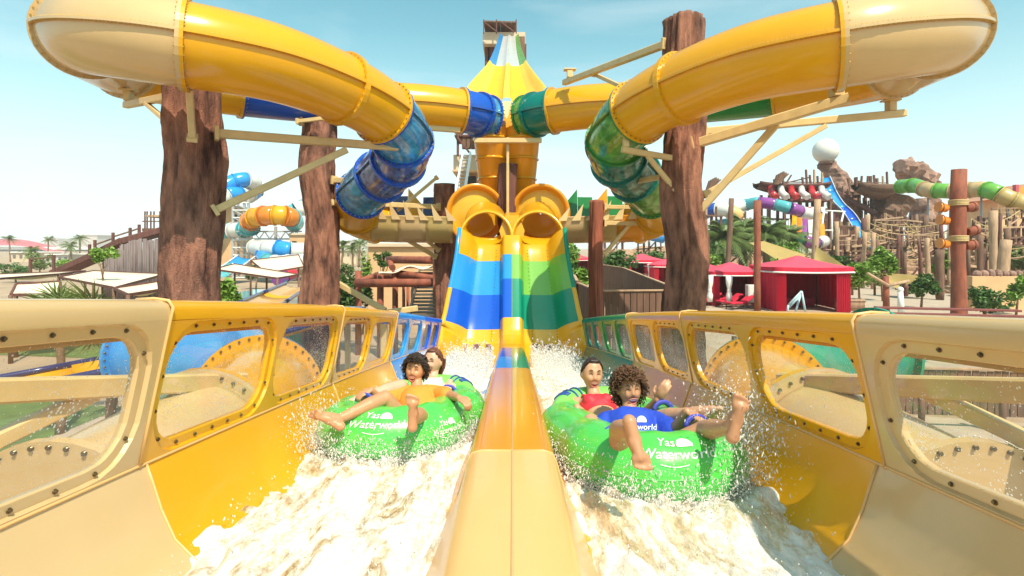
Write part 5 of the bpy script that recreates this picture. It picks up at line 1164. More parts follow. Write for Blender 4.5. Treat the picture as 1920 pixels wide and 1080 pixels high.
for k in range(9): leaves(m, (7.4+k*.22, 9.9-.09*k+rr_.uniform(-.25, .25), .16), (.35, .35, .22), 420, .055, rr_)
m.build('foliage', M['leaf'], sh, fix=False); m = MB()
for k in range(60): m.sph((7.3+rr_.random()*2.1, 9.5+rr_.uniform(-.4, .6), .34+rr_.random()*.08), .018, 6, 4)
tag(m.build('flowers', M['white_cloth'], sh), kind='stuff')

# ---------------------------------------------------------------- trees and shrubs
tree('leafy_tree', 'round bright green tree right of the nearest cabana', G(1612, 36), 3.3, 1.0, 1.1, 1500, .16, 'leaf_bright_green', 31)
tree('leafy_tree', 'taller bright green tree beside the round one', G(1655, 39), 3.8, 1.0, 1.3, 1500, .16, 'leaf_bright_green', 32)
tree('leafy_tree', 'dark green bushy tree left of the roped pole', G(1727, 34), 2.3, .95, .85, 1500, .15, 'leaf', 33)
tree('leafy_tree', 'dark bush in front of the stucco wall by the roped pole', G(1846, 30), 1.7, 1.1, .75, 1500, .14, 'leaf', 34, 'bush')
tree('leafy_tree', 'bushy tree growing between two cabana roofs', G(1452, 42), 3.0, .95, .7, 1000, .16, 'leaf_bright_green', 35)
tree('leafy_tree', 'bush right of the tall right column above a cabana', G(1341, 46), 3.3, 1.1, .8, 1000, .16, 'leaf_bright_green', 36)
tree('leafy_tree', 'leafy tree at the far right edge by the stucco wall', G(1905, 31), 2.4, .7, .9, 900, .14, 'leaf_bright_green', 37)
for i, (px, D, h, r) in enumerate(((1064, 26, 3.3, .95), (1098, 25, 2.9, .8), (1160, 44, 3.7, 1.3), (1050, 44, 4.6, 1.6), (1220, 62, 4.2, 1.6))):
    tree('leafy_tree', ('leafy shrub just right of the green chute', 'leafy shrub behind the slim red-brown column', 'bushy tree above the small red cabana on its left', 'dark palm-like tree behind the chute edge', 'bushy tree above the small red cabana on its right')[i], G(px, D), h, r, r*.8, 1300, .15 if D < 30 else .22, ('leaf', 'leaf_bright_green')[i % 2], 40+i)
tree('leafy_tree', 'dense dark green tree right of the second left column', G(652, 20), 3.0, .85, .95, 2200, .10, 'leaf', 51)
tree('slender_tree', 'slender pale green tree in front of the ochre building', G(680, 24), 3.9, .35, 1.3, 700, .09, 'leaf_bright_green', 52)
tree('leafy_tree', 'small round tree on the terrace before the ochre building', G(717, 25.5), 3.9, .45, .45, 700, .09, 'leaf', 53)
tree('grassy_bush', 'bright yellow-green bush between the two left columns', G(428, 18), 2.75, .5, .75, 1800, .13, 'leaf_bright_green', 54, 'bush')
tree('slender_tree', 'thin young tree with pale green top before the log wall', G(195, 27), 4.2, .62, .55, 800, .10, 'leaf_bright_green', 55)
for i, (px, D, h, L) in enumerate(((1440, 62, 5.4, 5.0), (1395, 66, 6.4, 5.2), (1350, 60, 5.2, 4.4), (1478, 70, 5.4, 4.2))):
    palm(('large date palm behind the left cabanas', 'date palm left of the largest one', 'date palm beside the tall right column', 'small date palm right of the largest one')[i], G(px, D), h, 60, L, 60+i)
for i, (px, D, h, L) in enumerate(((640, 95, 4.4, 2.6), (662, 90, 4.0, 2.4), (135, 120, 4.4, 3.0), (60, 100, 3.4, 2.6), (672, 110, 5, 2.8))):
    palm(('far palm right of the second left column', 'far palm left of the ochre building', 'far palm before the red-roofed hall', 'low far palm at the left edge', 'farthest palm left of the ochre building')[i], G(px, D), h, 22, L, 70+i)
palm('fan palm seen through the cream window on the left', (-6.7, 9.0, 0), 2.35, 22, 1.15, 80, 'palm', None, True)
palm('second fan palm beyond the left cream window', (-9.5, 11.2, 0), 2.3, 18, 1.2, 81, 'palm', None, True)
palm('palm seen through the right-hand cream window', (7.4, 11.6, 0), 1.3, 20, .9, 82, 'leaf', None, True)

# ---------------------------------------------------------------- roped pole and timber posts on the right
rp = post('roped_pole', 'tall thick timber pole with rope bands and orange buckets', 1797, 21, 25, 318, 'bark_red')
pc = G(1797, 21)
for y in (380, 447):
    for k in range(4): z = zat(y-4+k*2.8, 21); m = MB(); m.tube([V((pc.x+.30*math.cos(a), pc.y+.30*math.sin(a), z)) for a in [2*math.pi*i/16 for i in range(16)]], .032, 6, closed=True); m.build('rope_band', M['rope'], rp)
for i, (x, y, dr) in enumerate(((1768, 388, -1), (1770, 412, -1), (1770, 456, -1), (1822, 432, 1), (1818, 459, 1), (1818, 388, 1))):
    b = P(x, y, 20.9); o = thing('bucket', ('orange bucket at the upper left of the roped pole', 'orange bucket at the middle left of the roped pole', 'orange bucket at the lower left of the roped pole', 'brown bucket at the middle right of the roped pole', 'brown bucket at the lower right of the roped pole', 'orange bucket at the upper right of the roped pole')[i], 'bucket', b, 'buckets on the roped pole')
    m = MB(); m.tube([b+V((dr*(.14+.10*k), 0, .02*k)) for k in (-3.0, -2.8, 0, .6)], [.13, .155, .19, .20], 14); m.build('tub', M['orange' if dr < 0 else 'bark_red'], o)
    m = MB(); m.tube([b+V((dr*.1, .195*math.cos(a), .195*math.sin(a))) for a in [2*math.pi*k/14 for k in range(14)]], .016, 6, closed=True); m.build('hoop', M['timber_dark'], o)
specs = [(1420, 33, 12, 376, 'bark_red', 'red-brown post in front of the white cabinet'), (1362, 50, 9, 372, 'timber', 'leaning-topped timber post behind the loungers'), (1524, 52, 12, 374, 'timber_pale', 'pale leaning post above the nearest cabana'), (1762, 40, 14, 468, 'timber', 'stubby post left of the roped pole'),
         (1862, 46, 13, 395, 'timber_pale', 'slim pale post right of the roped pole'), (1888, 48, 10, 428, 'timber', 'timber post near the right edge'), (1838, 44, 10, 440, 'timber', 'timber post just right of the roped pole'), (1875, 43, 18, 450, 'timber_pale', 'thick leaning post near the right edge')]
for k, (px, D, w, yt, mt, lb) in enumerate(specs): post('timber_post', lb, px, D, w, yt, mt, lean=(.5 if 'leaning' in lb else 0), seed=k)
rr_ = random.Random(21)
U_ = 'first second third fourth fifth sixth seventh eighth ninth'.split()
ORD = 'nearest second third fourth fifth sixth seventh eighth ninth tenth eleventh twelfth thirteenth fourteenth fifteenth sixteenth seventeenth eighteenth nineteenth twentieth'.split()+['twenty-'+u for u in U_]+['thirtieth']+['thirty-'+u for u in U_]
def rank(xs, ref):
    """how each one stands to the roped pole"""
    res = {}
    for sgn, w in ((-1, 'left'), (1, 'right')):
        for k, x in enumerate(sorted([x for x in xs if (x-ref)*sgn > 0], key=lambda x: abs(x-ref))): res[x] = '%s %s of the roped pole' % (ORD[k] if k < len(ORD) else 'number %d' % (k+1), w)
    return res
xs = [round(1560+rr_.random()*356, 1) for _ in range(46)]; rk_ = rank(xs, 1797)
for k, px in enumerate(xs):
    D = rr_.uniform(48, 84); post('rope_course_post', 'weathered far rope-course post, ' + rk_[px], px, D, rr_.uniform(5, 10), rr_.uniform(400, 470), rr_.choice(('timber', 'timber_pale', 'timber_pale', 'timber_dark')), 'posts of the far rope course', rr_.uniform(-.4, .4), k)
xs = [round(1590+rr_.random()*265, 1) for _ in range(18)]; rk_ = rank(xs, 1797)
for k, x0 in enumerate(xs):
    y0 = rr_.uniform(415, 500); x1 = x0+rr_.uniform(40, 130); y1 = y0+rr_.uniform(-22, 30); D = rr_.uniform(50, 76); a, b = P(x0, y0, D), P(min(1930, x1), y1, D+rr_.uniform(-6, 6))
    o = thing('rope_bridge', 'sagging far rope bridge, its left end ' + rk_[x0], 'rope bridge', (a.x, a.y, 0), 'far rope bridges')
    for dz, nm, r in ((0, 'deck', .09), (.9, 'hand_rope', .05)): m = MB(); m.tube([a.lerp(b, t/8)+V((0, 0, dz-.5*math.sin(math.pi*t/8))) for t in range(9)], r, 5); m.build(nm, M['rope' if dz else 'timber_pale'], o)
    m = MB()
    for t in range(9): p = a.lerp(b, t/8)+V((0, 0, -.5*math.sin(math.pi*t/8))); m.cyl(p, p+V((0, 0, .9)), .03, .03, 4)
    tag(m.build('hangers', M['rope'], o), kind='stuff')
M['sandrock'] = pm('sandy_rock', (.42, .27, .17), .9, .3, scale=1.2, bump=.1, bscale=3, dirt=(.2, .12, .08))
def boulder(px, D, s, label, grp, sx=1.4, sz=.8, seed=0):
    c = G(px, D); o = MB()
    def rk(u, v):
        th, ph = u*math.pi, v*2*math.pi; d = V((math.sin(th)*math.cos(ph), math.sin(th)*math.sin(ph), math.cos(th))); q = 1+.35*mnoise.noise(d*1.6+V((seed, 0, 0)))+.25*mnoise.noise(d*4+V((0, seed, 0)))+.12*mnoise.noise(d*9); return c+V((d.x*s*q*sx, d.y*s*q, d.z*s*q*sz+.2*s))
    o.grid(rk, 18, 30, smooth=False); ob = o.build('boulder', M['sandrock']); tag(ob, label, 'boulder', grp)
xs = [round(1640+rr_.random()*270, 1) for _ in range(16)]; rk_ = rank(xs, 1797)
for k, px in enumerate(xs): boulder(px, rr_.uniform(42, 60), rr_.uniform(.7, 1.7), 'sandy boulder under the rope course, ' + rk_[px], 'boulders below the rope course', seed=k)
for k, (px, D, s, sx, sz, lb) in enumerate(((1700, 66, 3.6, 2.4, .75, 'broad rock outcrop behind the two bright green trees'), (1600, 74, 3.4, 2.0, .9, 'rock outcrop at the foot of the blue slide'), (1890, 64, 3.4, 2.4, .7, 'rock outcrop near the right edge below the green and cream tube'), (1480, 80, 3.0, 2.2, .8, 'rock outcrop below the striped racing slide'), (1350, 84, 3.2, 2.2, .8, 'rock outcrop right behind the tall right column'), (1200, 95, 3.6, 3.0, .8, 'rock outcrop between the slim column and tall column'))):
    boulder(px, D, s, lb, 'rock outcrops of the park', sx, sz, 50+k)
wl = thing('stucco_wall', 'low ochre stucco wall topped with rocks at the right edge', 'wall', G(1880, 33)); pbox(wl, 'wall', 1823, 1960, 518, 590, 33, .5, 'stucco')
for i in range(9): c = P(1832+i*13, 514, 33.2); m = MB(); m.sph(c, .3, 8, 6, (rr_.uniform(.6, .9), .8, rr_.uniform(.7, 1.1)), smooth=False); m.build('coping_stone', M['rock'], wl)
bf = thing('bamboo_fence', 'low woven bamboo fence below the round green tree', 'fence', G(1595, 33))
for i in range(26): m = MB(); c = G(1566+i*2.2, 33); m.cyl(c, c+V((0, 0, .72+.05*rr_.random())), .034, .03, 6); m.build('cane', M['timber_pale'], bf)
for z in (.2, .6): m = MB(); m.cyl(G(1564, 32.95)+V((0, 0, z)), G(1624, 32.95)+V((0, 0, z)), .03, .03, 6); m.build('tie_rail', M['timber'], bf)
sg = thing('log_signpost', 'crooked log signpost with two arms and a lantern by the bushes', 'signpost', G(1662, 29)); m = MB(); m.tube([P(1662, 590, 29), P(1661, 518, 29)], [.17, .15], 10); m.build('post', M['bark_red'], sg)
for a, b in (((1626, 512, 29), (1664, 535, 28.8)), ((1662, 536, 28.8), (1704, 527, 29))): m = MB(); m.cyl(P(*a), P(*b), .08, .09, 8); m.build('arm', M['timber_pale'], sg)
lt = thing('hanging_lantern', 'small lantern hanging from the right arm of the log signpost', 'lantern', P(1697, 545, 29)); c = P(1697, 545, 29); m = MB(); m.tube([c+V((0, 0, z)) for z in (-.3, -.25, .15, .22, .4)], [.1, .15, .15, .19, .02], 8); m.build('body', M['timber_dark'], lt); m = MB(); m.cyl(c+V((0, 0, .4)), c+V((0, 0, .52)), .01, .01, 5); m.build('hook', M['steel'], lt)
gs = thing('white_post', 'white painted post between the log signpost and dark bush', 'post', G(1690, 28.5)); m = MB(); m.tube([P(1690, 590, 28.5), P(1688, 545, 28.5)], [.17, .13], 10); m.build('shaft', M['white_metal'], gs); m = MB(); m.sph(P(1688, 543, 28.5), .16, 10, 7); m.build('cap', M['white_metal'], gs)

# ---------------------------------------------------------------- far right: ship ruin, rock arms, racing slides
def rock(name, label, spine, rs, n=14, seed=1, mat='rock', amp=.3):
    m = MB(); rows = []; sp_ = spline(spine, 6)
    for k, (t, p) in enumerate(sp_):
        q = sp_[min(k+1, len(sp_)-1)][1]-sp_[max(k-1, 0)][1]; s_, u_, _ = frame(q); r = lerp(rs[int(t)], rs[min(len(rs)-1, int(t)+1)], t-int(t)); row = []
        for i in range(n): a = 2*math.pi*i/n; d = s_*math.cos(a)+u_*math.sin(a); row.append(p+d*r*(1+amp*mnoise.noise((p+d*r)*.55+V((seed, 0, 0)))+amp*.8*mnoise.noise((p+d*r)*1.6)))
        rows.append(row)
    m.strip(rows, smooth=False, cyc=True); m.add(rows[-1], [tuple(range(n))]); o = m.build(name, M[mat]); return tag(o, label, 'rock')
rock('rock_tower', 'craggy rock tower carrying the white sphere', [G(1590, 96), P(1585, 400, 96), P(1572, 345, 96), P(1556, 318, 96), P(1546, 303, 96)], [3.4, 2.6, 2.1, 1.5, 1.3], seed=2)
sp_ = thing('white_sphere', 'big white sphere on top of the rock tower', 'sphere', P(1548, 283, 95)); m = MB(); m.sph(P(1548, 283, 95), 2.15, 32, 20); m.build('ball', M['cabinet'], sp_); m = MB(); m.cyl(P(1548, 307, 95), P(1548, 301, 95), 1.2, 1.0, 14); m.build('seat', M['rock'], sp_)
rock('rock_claw', 'jagged rock claw reaching up behind the boat platform', [P(1750, 352, 105), P(1728, 334, 104), P(1706, 320, 103), P(1684, 311, 102)], [1.6, 2.6, 2.3, 1.2], seed=5, amp=.5)
rock('rock_pillar', 'slanting dark rock pillar below the boat platform', [G(1648, 92), P(1655, 450, 92), P(1668, 400, 92), P(1676, 370, 92)], [2.8, 2.2, 2.6, 3.0], seed=7, mat='timber')
rock('rock_pillar', 'second rock pillar right of the boat platform support', [G(1735, 98), P(1733, 430, 98), P(1730, 372, 98)], [3.2, 2.4, 2.2], seed=8)
def hull(name, label, x0, x1, yt, yb, D, mat, posts):
    root = thing(name, label, 'ship', G((x0+x1)/2, D)); m = MB(); rows = []
    for k in range(13):
        t = k/12; x = lerp(x0, x1, t); w = 2.4*math.sin(math.pi*min(1, .12+t*.8))**.6; zt = zat(yt-6*(abs(t-.5)*2)**3, D); zb = zat(lerp(yt+2, yb, math.sin(math.pi*min(1, .1+t*.85))), D); c = P(x, 465, D); rows.append([V((c.x, D-w, zt)), V((c.x, D-w*.8, lerp(zt, zb, .6))), V((c.x, D, zb)), V((c.x, D+w*.8, lerp(zt, zb, .6))), V((c.x, D+w, zt))])
    for j in range(4): m = MB(); m.strip([r[j:j+2] for r in rows]); m.build('hull_plank', M[mat], root, solid=.08)
    m = MB(); m.strip([[r[0]-V((0, 0, .3)), r[4]-V((0, 0, .3))] for r in rows]); m.build('deck', M['timber'], root)
    for (x, y) in posts: m = MB(); m.beam(P(x, yt+2, D-1), P(x+R.uniform(-2, 2), y, D-1), .28, .28); m.build('rail_post', M['timber_dark' if R.random() < .6 else 'timber_pale'], root)
    if len(posts) > 2: m = MB(); m.beam(P(posts[0][0], yt-6, D-1), P(posts[-1][0], yt-5, D-1), .16, .16); m.build('rail', M['timber'], root)
    return root
hull('ship_ruin', 'broken dark ship hull above the striped racing slide', 1418, 1552, 347, 366, 88, 'timber_dark', [(1452, 336), (1462, 330), (1468, 333), (1506, 332), (1513, 318), (1520, 328), (1527, 318), (1534, 330), (1541, 324)])
hull('boat_platform', 'brown boat-shaped platform on the slanting rock pillar', 1604, 1694, 348, 374, 90, 'timber', [(1606, 332), (1614, 330), (1626, 330), (1640, 328), (1656, 330), (1664, 322)])
o = thing('ship_mast', 'broken mast leaning over the ship ruin', 'mast', G(1485, 88)); m = MB(); m.beam(P(1470, 350, 88), P(1484, 328, 88), .22); m.build('spar', M['timber_dark'], o); m = MB(); m.beam(P(1465, 345, 88), P(1520, 332, 88), .2); m.build('spar', M['timber_dark'], o)
for i, (x, y, s) in enumerate(((1332, 345, 1), (1459, 334, 1.0))):
    root = thing('feather_fin', ('grey feathered fin beside the tall right column', 'grey feathered fin at the bow of the ship ruin')[i], 'sculpture', G(x, 84))
    for k in range(6): a = P(x-8+k*1.2, y+12, 84); b = P(x-2+k*4, y-12+abs(k-3)*2, 84+.2*k); m = MB(); m.beam(a, b, .5, .14); m.build('feather', M['timber'], root)
sc_ = thing('racing_slide', 'wide striped racing slide with red and white hoods', 'water slide', G(1520, 84)); cols = ('yellow', 'orange', 'purple', 'white', 'pinkred', 'amber')
for k in range(6):
    a0 = 1490+k*9.6; rows = []
    for t in range(9): f = t/8; y = lerp(398, 456, f)+4*math.sin(f*9); D = lerp(84, 78, f); rows.append([P(a0-4+f*4*(k-2)*.5, y, D), P(a0+f*4*(k-2)*.5, y+1.5, D), P(a0+5+f*4*(k-2)*.5, y, D)])
    m = MB(); m.strip(rows); m.build('lane', M[cols[k]], sc_, solid=.1)
    m = MB(); m.tube([P(1445+k*19, 352, 86), P(1447+k*19, 362, 85), P(1455+k*20, 370, 84)], [.5, .55, .55], 10); m.build('entry_hood', M[('pinkred', 'white')[k % 2]], sc_)
    m = MB(); m.prism([P(1494+k*9, 388, 84.5), P(1503+k*9, 388, 84.5), P(1501+k*9, 398, 83.8), P(1496+k*9, 398, 83.8)], (0, .1, 0)); m.build('pennant', M[('pinkred', 'white')[k % 2]], sc_)
pbox(sc_, 'start_deck', 1436, 1562, 372, 377, 86, 3, 'timber_dark')
for x in (1440, 1470, 1500, 1530, 1556): pbox(sc_, 'tower_post', x, x+4, 377, 508, 87, .5, 'timber')
pbox(sc_, 'screen', 1540, 1600, 400, 470, 92, .5, 'timber_dark')
trough('blue_slide', 'blue and white slide winding down from the rock tower', [P(1546, 330, 92), P(1556, 352, 90), P(1572, 378, 88), P(1590, 396, 86), P(1606, 420, 84), P(1622, 450, 82), P(1634, 470, 80)], .85, .5, ['sky', 'sky', 'deep', 'sky', 'sky'], 'white')
bg_tube('green_cream_tube', 'green and cream tube slide leaving the boat platform', [P(1690, 350, 84), P(1715, 348, 80), P(1738, 356, 76), P(1765, 358, 74), P(1800, 358, 72), P(1840, 355, 70), P(1868, 362, 68), P(1895, 374, 67), P(1935, 388, 66)], 1.05, ['lime', 'lime', 'cream', 'lime', 'cream', 'cream', 'lime', 'tan', 'tan'], supports=((1740, 76, 11), (1840, 70, 11), (1890, 67, 9.5)))
bg_tube('purple_green_tube', 'purple and green tube slide left of the racing slide', [P(1372, 392, 80), P(1400, 384, 80), P(1425, 380, 78), P(1455, 384, 77), P(1480, 390, 76), P(1500, 396, 77), P(1520, 402, 78)], .85, ['white', 'aqua', 'purple', 'aqua', 'purple', 'white'], supports=((1425, 78, 9), (1480, 76, 8)))
bg_tube('purple_green_tube', 'lower purple and green tube below the racing slide', [P(1462, 442, 74), P(1485, 446, 74), P(1505, 452, 73), P(1530, 456, 74), P(1545, 452, 76)], .85, ['aqua', 'jade', 'purple', 'white'], supports=((1500, 73, 4),))
bg_tube('white_pink_tube', 'white and pink tube slide just right of the tall column', [P(1322, 398, 78), P(1345, 392, 76), P(1368, 396, 75), P(1385, 408, 75), P(1370, 420, 76), P(1340, 425, 78)], .95, ['blue', 'white', 'peach', 'white', 'aqua'], supports=((1345, 76, 8),))
bg_tube('pastel_tube', 'pastel pink and blue tube between the tall column and the slim one', [P(1150, 446, 90), P(1175, 440, 88), P(1200, 432, 86), P(1218, 440, 86), P(1245, 446, 86)], .9, ['white', 'purple', 'sky', 'sky'])
for i, (a, b, c, d) in enumerate((((1432, 452, 52), (1512, 478, 50), (1490, 508, 47), (1405, 455, 50)), ((1530, 462, 48), (1598, 508, 44), (1545, 512, 45), (1526, 490, 47)), ((1640, 510, 44), (1720, 516, 42), (1765, 540, 40), (1690, 548, 41)))):
    root = thing('shade_sail', ('olive shade sail above the bush between cabanas', 'olive shade sail right of the nearest cabana roof', 'olive shade sail behind the dark green bush')[i], 'shade sail', G(a[0], a[2])); q = [P(*k) for k in (a, b, c, d)]; m = MB()
    m.grid(lambda u, v: q[0].lerp(q[1], u).lerp(q[3].lerp(q[2], u), v)-V((0, 0, .5*math.sin(math.pi*u)*math.sin(math.pi*v))), 8, 8); m.build('cloth', M['sail_olive'], root)
    for k in (0, 1): m = MB(); m.cyl((q[k].x, q[k].y, 0), q[k]+V((0, 0, .1)), .09, .08, 8); m.build('pole', M['timber'], root)
rr2 = thing('red_roof_house', 'orange-red tiled roof at the far right edge', 'house', G(1920, 110)); pbox(rr2, 'wall', 1870, 1975, 372, 500, 112, 8, 'stucco')
m = MB(); m.prism([P(1860, 374, 110), P(1990, 374, 110), P(1930, 344, 113)], (0, 9, 0)); m.build('roof', M['orange'], rr2)
pbox(rr2, 'chimney', 1905, 1911, 346, 360, 111, .8, 'far_red')
fr2 = thing('slide_trestle', 'white steel frame under the blue slide', 'steel frame', G(1560, 82))
for a, b in (((1545, 395, 82), (1535, 470, 82)), ((1548, 395, 82), (1585, 397, 82)), ((1582, 397, 82), (1565, 470, 82)), ((1560, 395, 82), (1560, 470, 82)), ((1540, 432, 82), (1572, 432, 82))): m = MB(); m.cyl(P(*a), P(*b), .14, .14, 6); m.build('bar', M['white_metal'], fr2)

# ---------------------------------------------------------------- left side
hall = thing('far_hall', 'long low hall with curved red roof on the far left horizon', 'building', G(60, 620))
m = MB(); rows = []
for k in range(21): x = lerp(-160, 172, k/20); y = 452+ (18*sm(20, 172, x))-4*math.sin(max(0, min(1, (x+60)/160))*math.pi); rows.append([P(x, y+12, 600), P(x, y+4, 606), P(x, y, 640), P(x, y+6, 690)])
m.strip(rows); m.build('roof', M['far_red'], hall); pbox(hall, 'fascia', -160, 168, 463, 468, 604, 20, 'white_cloth'); pbox(hall, 'wall', -160, 150, 468, 480, 612, 20, 'far_dark')
for k in range(4): hb = thing('far_block', ('far pale block left of the log wall', 'far pale dome block on the left horizon', 'far pale block behind the palms', 'far pale block near the second column')[k], 'building', G((160, 95, 640, 700)[k], 700)); pbox(hb, 'wall', (146, 82, 628, 672)[k], (182, 110, 665, 700)[k], (441, 450, 452, 448)[k], 470, 700, 30, 'far_wall'); pbox(hb, 'parapet', (145, 84, 627, 671)[k], (183, 108, 666, 701)[k], (440, 447, 451, 447)[k], (441.4, 450, 452.4, 448.4)[k], 699, 32, 'far_wall')
lw = thing('log_wall', 'retaining wall of upright grey logs below the timber walkway', 'wall', G(250, 40)); 
for i in range(26):
    x = 196+i*4.3; yt = lerp(480, 449, min(1, i/12))+R.uniform(-2, 2); c = G(x, 40+R.uniform(-.1, .1)); m = MB(); m.tube([c, V((c.x+R.uniform(-.06, .06), c.y, zat(yt, 40)))], [.10, .085], 7); m.build('log', M['log_grey'], lw)
wk = thing('timber_walkway', 'timber walkway with rope rails climbing to the left column', 'walkway', G(240, 41))
for a, b in (((110, 512, 43), (175, 484, 42)), ((175, 484, 42), (240, 452, 41)), ((240, 452, 41), (312, 432, 41))): m = MB(); m.beam(P(*a), P(*b), 1.4, .5); m.build('deck', M['timber_dark'], wk)
for (x, y0, y1) in ((168, 478, 458), (178, 476, 450), (212, 466, 436), (244, 456, 427), (261, 452, 421), (101, 510, 478), (57, 515, 484)): m = MB(); m.beam(P(x, y0, 40.6), P(x, y1, 40.6), .17); m.build('rail_post', M['timber_dark'], wk)
for a, b in (((178, 459), (212, 447)), ((212, 444), (244, 434)), ((244, 434), (261, 428)), ((101, 482), (57, 486))): m = MB(); m.beam(P(a[0], a[1], 40.6), P(b[0], b[1], 40.6), .10); m.build('hand_rail', M['timber'], wk)
lk = thing('lookout', 'small timber lookout platform beside the left column', 'platform', G(288, 42)); pbox(lk, 'deck', 266, 316, 428, 434, 41, 3, 'timber')
for x in (270, 274, 281, 287, 298, 308): pbox(lk, 'post', x, x+1.6, 396, 430, 41, .12, 'timber_dark')
pbox(lk, 'canopy', 272, 298, 403, 407, 41, 2, 'timber_pale'); pbox(lk, 'leg', 296, 300, 434, 512, 41.5, .3, 'timber'); pbox(lk, 'rail', 266, 316, 414, 416, 41, .1, 'timber')
for i, q in enumerate((((-20, 524, 24), (110, 514, 30), (160, 508, 34), (-20, 515, 34)), ((110, 520, 24), (175, 508, 33), (310, 514, 30), (215, 540, 21)), ((30, 533, 19), (112, 528, 20), (114, 552, 19), (20, 553, 18)), ((214, 541, 19), (312, 526, 22), (312, 542, 19), (240, 553, 17)), ((400, 505, 30), (440, 495, 34), (560, 515, 32), (520, 522, 28)), ((470, 488, 36), (560, 478, 38), (570, 500, 34), (500, 512, 33)))):
    root = thing('shade_sail', ('sand shade sail at the far left edge', 'large sand shade sail left of the nearest left column', 'small sand canopy behind the cream rail', 'sand shade sail touching the nearest left column', 'sand shade sail between the two left columns', 'higher sand shade sail below the blue and white tubes')[i], 'shade sail', G(max(10, q[0][0]), q[0][2])); pp = [P(*k) for k in q]; m = MB()
    m.grid(lambda u, v: pp[0].lerp(pp[1], u).lerp(pp[3].lerp(pp[2], u), v)-V((0, 0, .25*math.sin(math.pi*u)*math.sin(math.pi*v))), 8, 8); m.build('cloth', M['sail'], root, solid=.02)
    for k in range(4): m = MB(); m.cyl((pp[k].x, pp[k].y, 0), pp[k], .07, .06, 8); m.build('pole', M['timber'], root)
    for k in range(4): m = MB(); m.beam(pp[k], pp[(k+1) % 4], .06, .10); m.build('edge_beam', M['timber_dark'], root)
# blue and white tubes with their towers
bg_tube('blue_white_tube', 'looping blue and white tube high between the left columns', [P(400, 362, 74), P(420, 350, 74), P(440, 340, 75), P(462, 337, 76), P(478, 345, 78), P(480, 358, 80), P(468, 366, 78), P(448, 364, 75), P(425, 366, 73), P(404, 378, 72)], 1.05, ['white', 'sky', 'sky', 'white', 'white', 'sky', 'white', 'sky', 'white'])
bg_tube('orange_tube', 'orange and yellow banded tube with aqua ends between the columns', [P(468, 428, 66), P(470, 414, 65), P(482, 407, 64), P(505, 404, 63), P(528, 404, 63), P(545, 408, 64), P(552, 418, 66)], 1.15, ['aqua', 'orange', 'yellow', 'orange', 'yellow', 'orange', 'aqua'])
bg_tube('aqua_tube', 'straight aqua tube running behind the nearest left column', [P(396, 436, 70), P(420, 434, 69), P(450, 431, 68), P(470, 428, 67)], 1.0, ['aqua', 'aqua', 'white', 'aqua'])
bg_tube('aqua_tube', 'aqua and white tube curving behind the second left column', [P(545, 400, 70), P(560, 392, 70), P(578, 388, 72), P(600, 394, 74)], 1.0, ['aqua', 'white', 'aqua', 'orange'])
bg_tube('blue_white_tube', 'white and blue tube crossing above the lowest one', [P(478, 464, 64), P(500, 466, 62), P(522, 466, 61), P(545, 470, 61), P(572, 470, 62)], .95, ['white', 'white', 'sky', 'white'])
bg_tube('blue_white_tube', 'lowest blue and white tube bending toward the second column', [P(494, 478, 62), P(500, 490, 60), P(516, 493, 59), P(540, 492, 58), P(572, 490, 58)], .85, ['sky', 'aqua', 'white', 'white'])
bg_tube('pink_tube', 'short pink tube under the sand sails between the columns', [P(520, 524, 40), P(535, 518, 41), P(552, 514, 42)], .45, ['purple', 'pinkred'])
lt_ = thing('lattice_tower', 'grey steel lattice stair tower between the two left columns', 'tower', G(450, 68))
for x in (437, 447, 458, 466): m = MB(); m.beam(G(x, 68 if x != 447 else 70), P(x, 372, 68), .28); m.build('upright', M['grey_metal'], lt_)
for y in range(380, 530, 14):
    m = MB(); m.beam(P(437, y, 67.8), P(466, y, 67.8), .14); m.build('deck_edge', M['white_metal'], lt_); m = MB(); m.beam(P(437, y, 67.8), P(466, y+14, 67.8), .10); m.build('cross_brace', M['grey_metal'], lt_)
tr_ = thing('truss_bridge', 'grey steel truss bridge between the lattice tower and second column', 'bridge', G(505, 66))
for y in (434, 448): m = MB(); m.beam(P(444, y, 66), P(566, y, 66), .18); m.build('chord', M['grey_metal'], tr_)
for i in range(12): x = 446+i*10; m = MB(); m.beam(P(x, 434 if i % 2 else 448, 66), P(x+10, 448 if i % 2 else 434, 66), .10); m.build('diagonal', M['grey_metal'], tr_)
for x in (517, 548): m = MB(); m.beam(G(x, 66), P(x, 425, 66), .3); m.build('pier', M['grey_metal'], tr_)
bl = thing('stucco_tower', 'ochre stucco building behind the lattice tower', 'building', G(420, 76)); pbox(bl, 'wall', 400, 436, 388, 515, 76, 6, 'stucco'); pbox(bl, 'parapet', 398, 438, 385, 389, 75.8, 6.5, 'stucco_pale'); pbox(bl, 'window', 440, 446, 402, 414, 75.7, .2, 'dark'); pbox(bl, 'opening', 405, 414, 454, 470, 75.7, .4, 'dark')
b2 = thing('stucco_building', 'ochre stucco building left of the second column', 'building', G(560, 62)); pbox(b2, 'wall', 543, 572, 440, 515, 64, 5, 'stucco'); pbox(b2, 'parapet', 541, 574, 437, 441, 63.8, 5.5, 'stucco_pale'); pbox(b2, 'window', 547, 555, 452, 466, 63.8, .2, 'dark')
trough('pale_blue_slide', 'pale blue open slide below the lattice tower', [P(412, 512, 56), P(430, 502, 58), P(448, 490, 60), P(464, 478, 62)], 1.1, .5, ['aqua', 'aqua', 'sky'], 'white')
trough('yellow_slide', 'flat yellow slide trough running up between the two left columns', [P(450, 590, 12.5), P(490, 568, 15), P(528, 548, 18.5), P(566, 530, 23)], .62, .2, ['yellow', 'yellow', 'yellow'], 'navy')
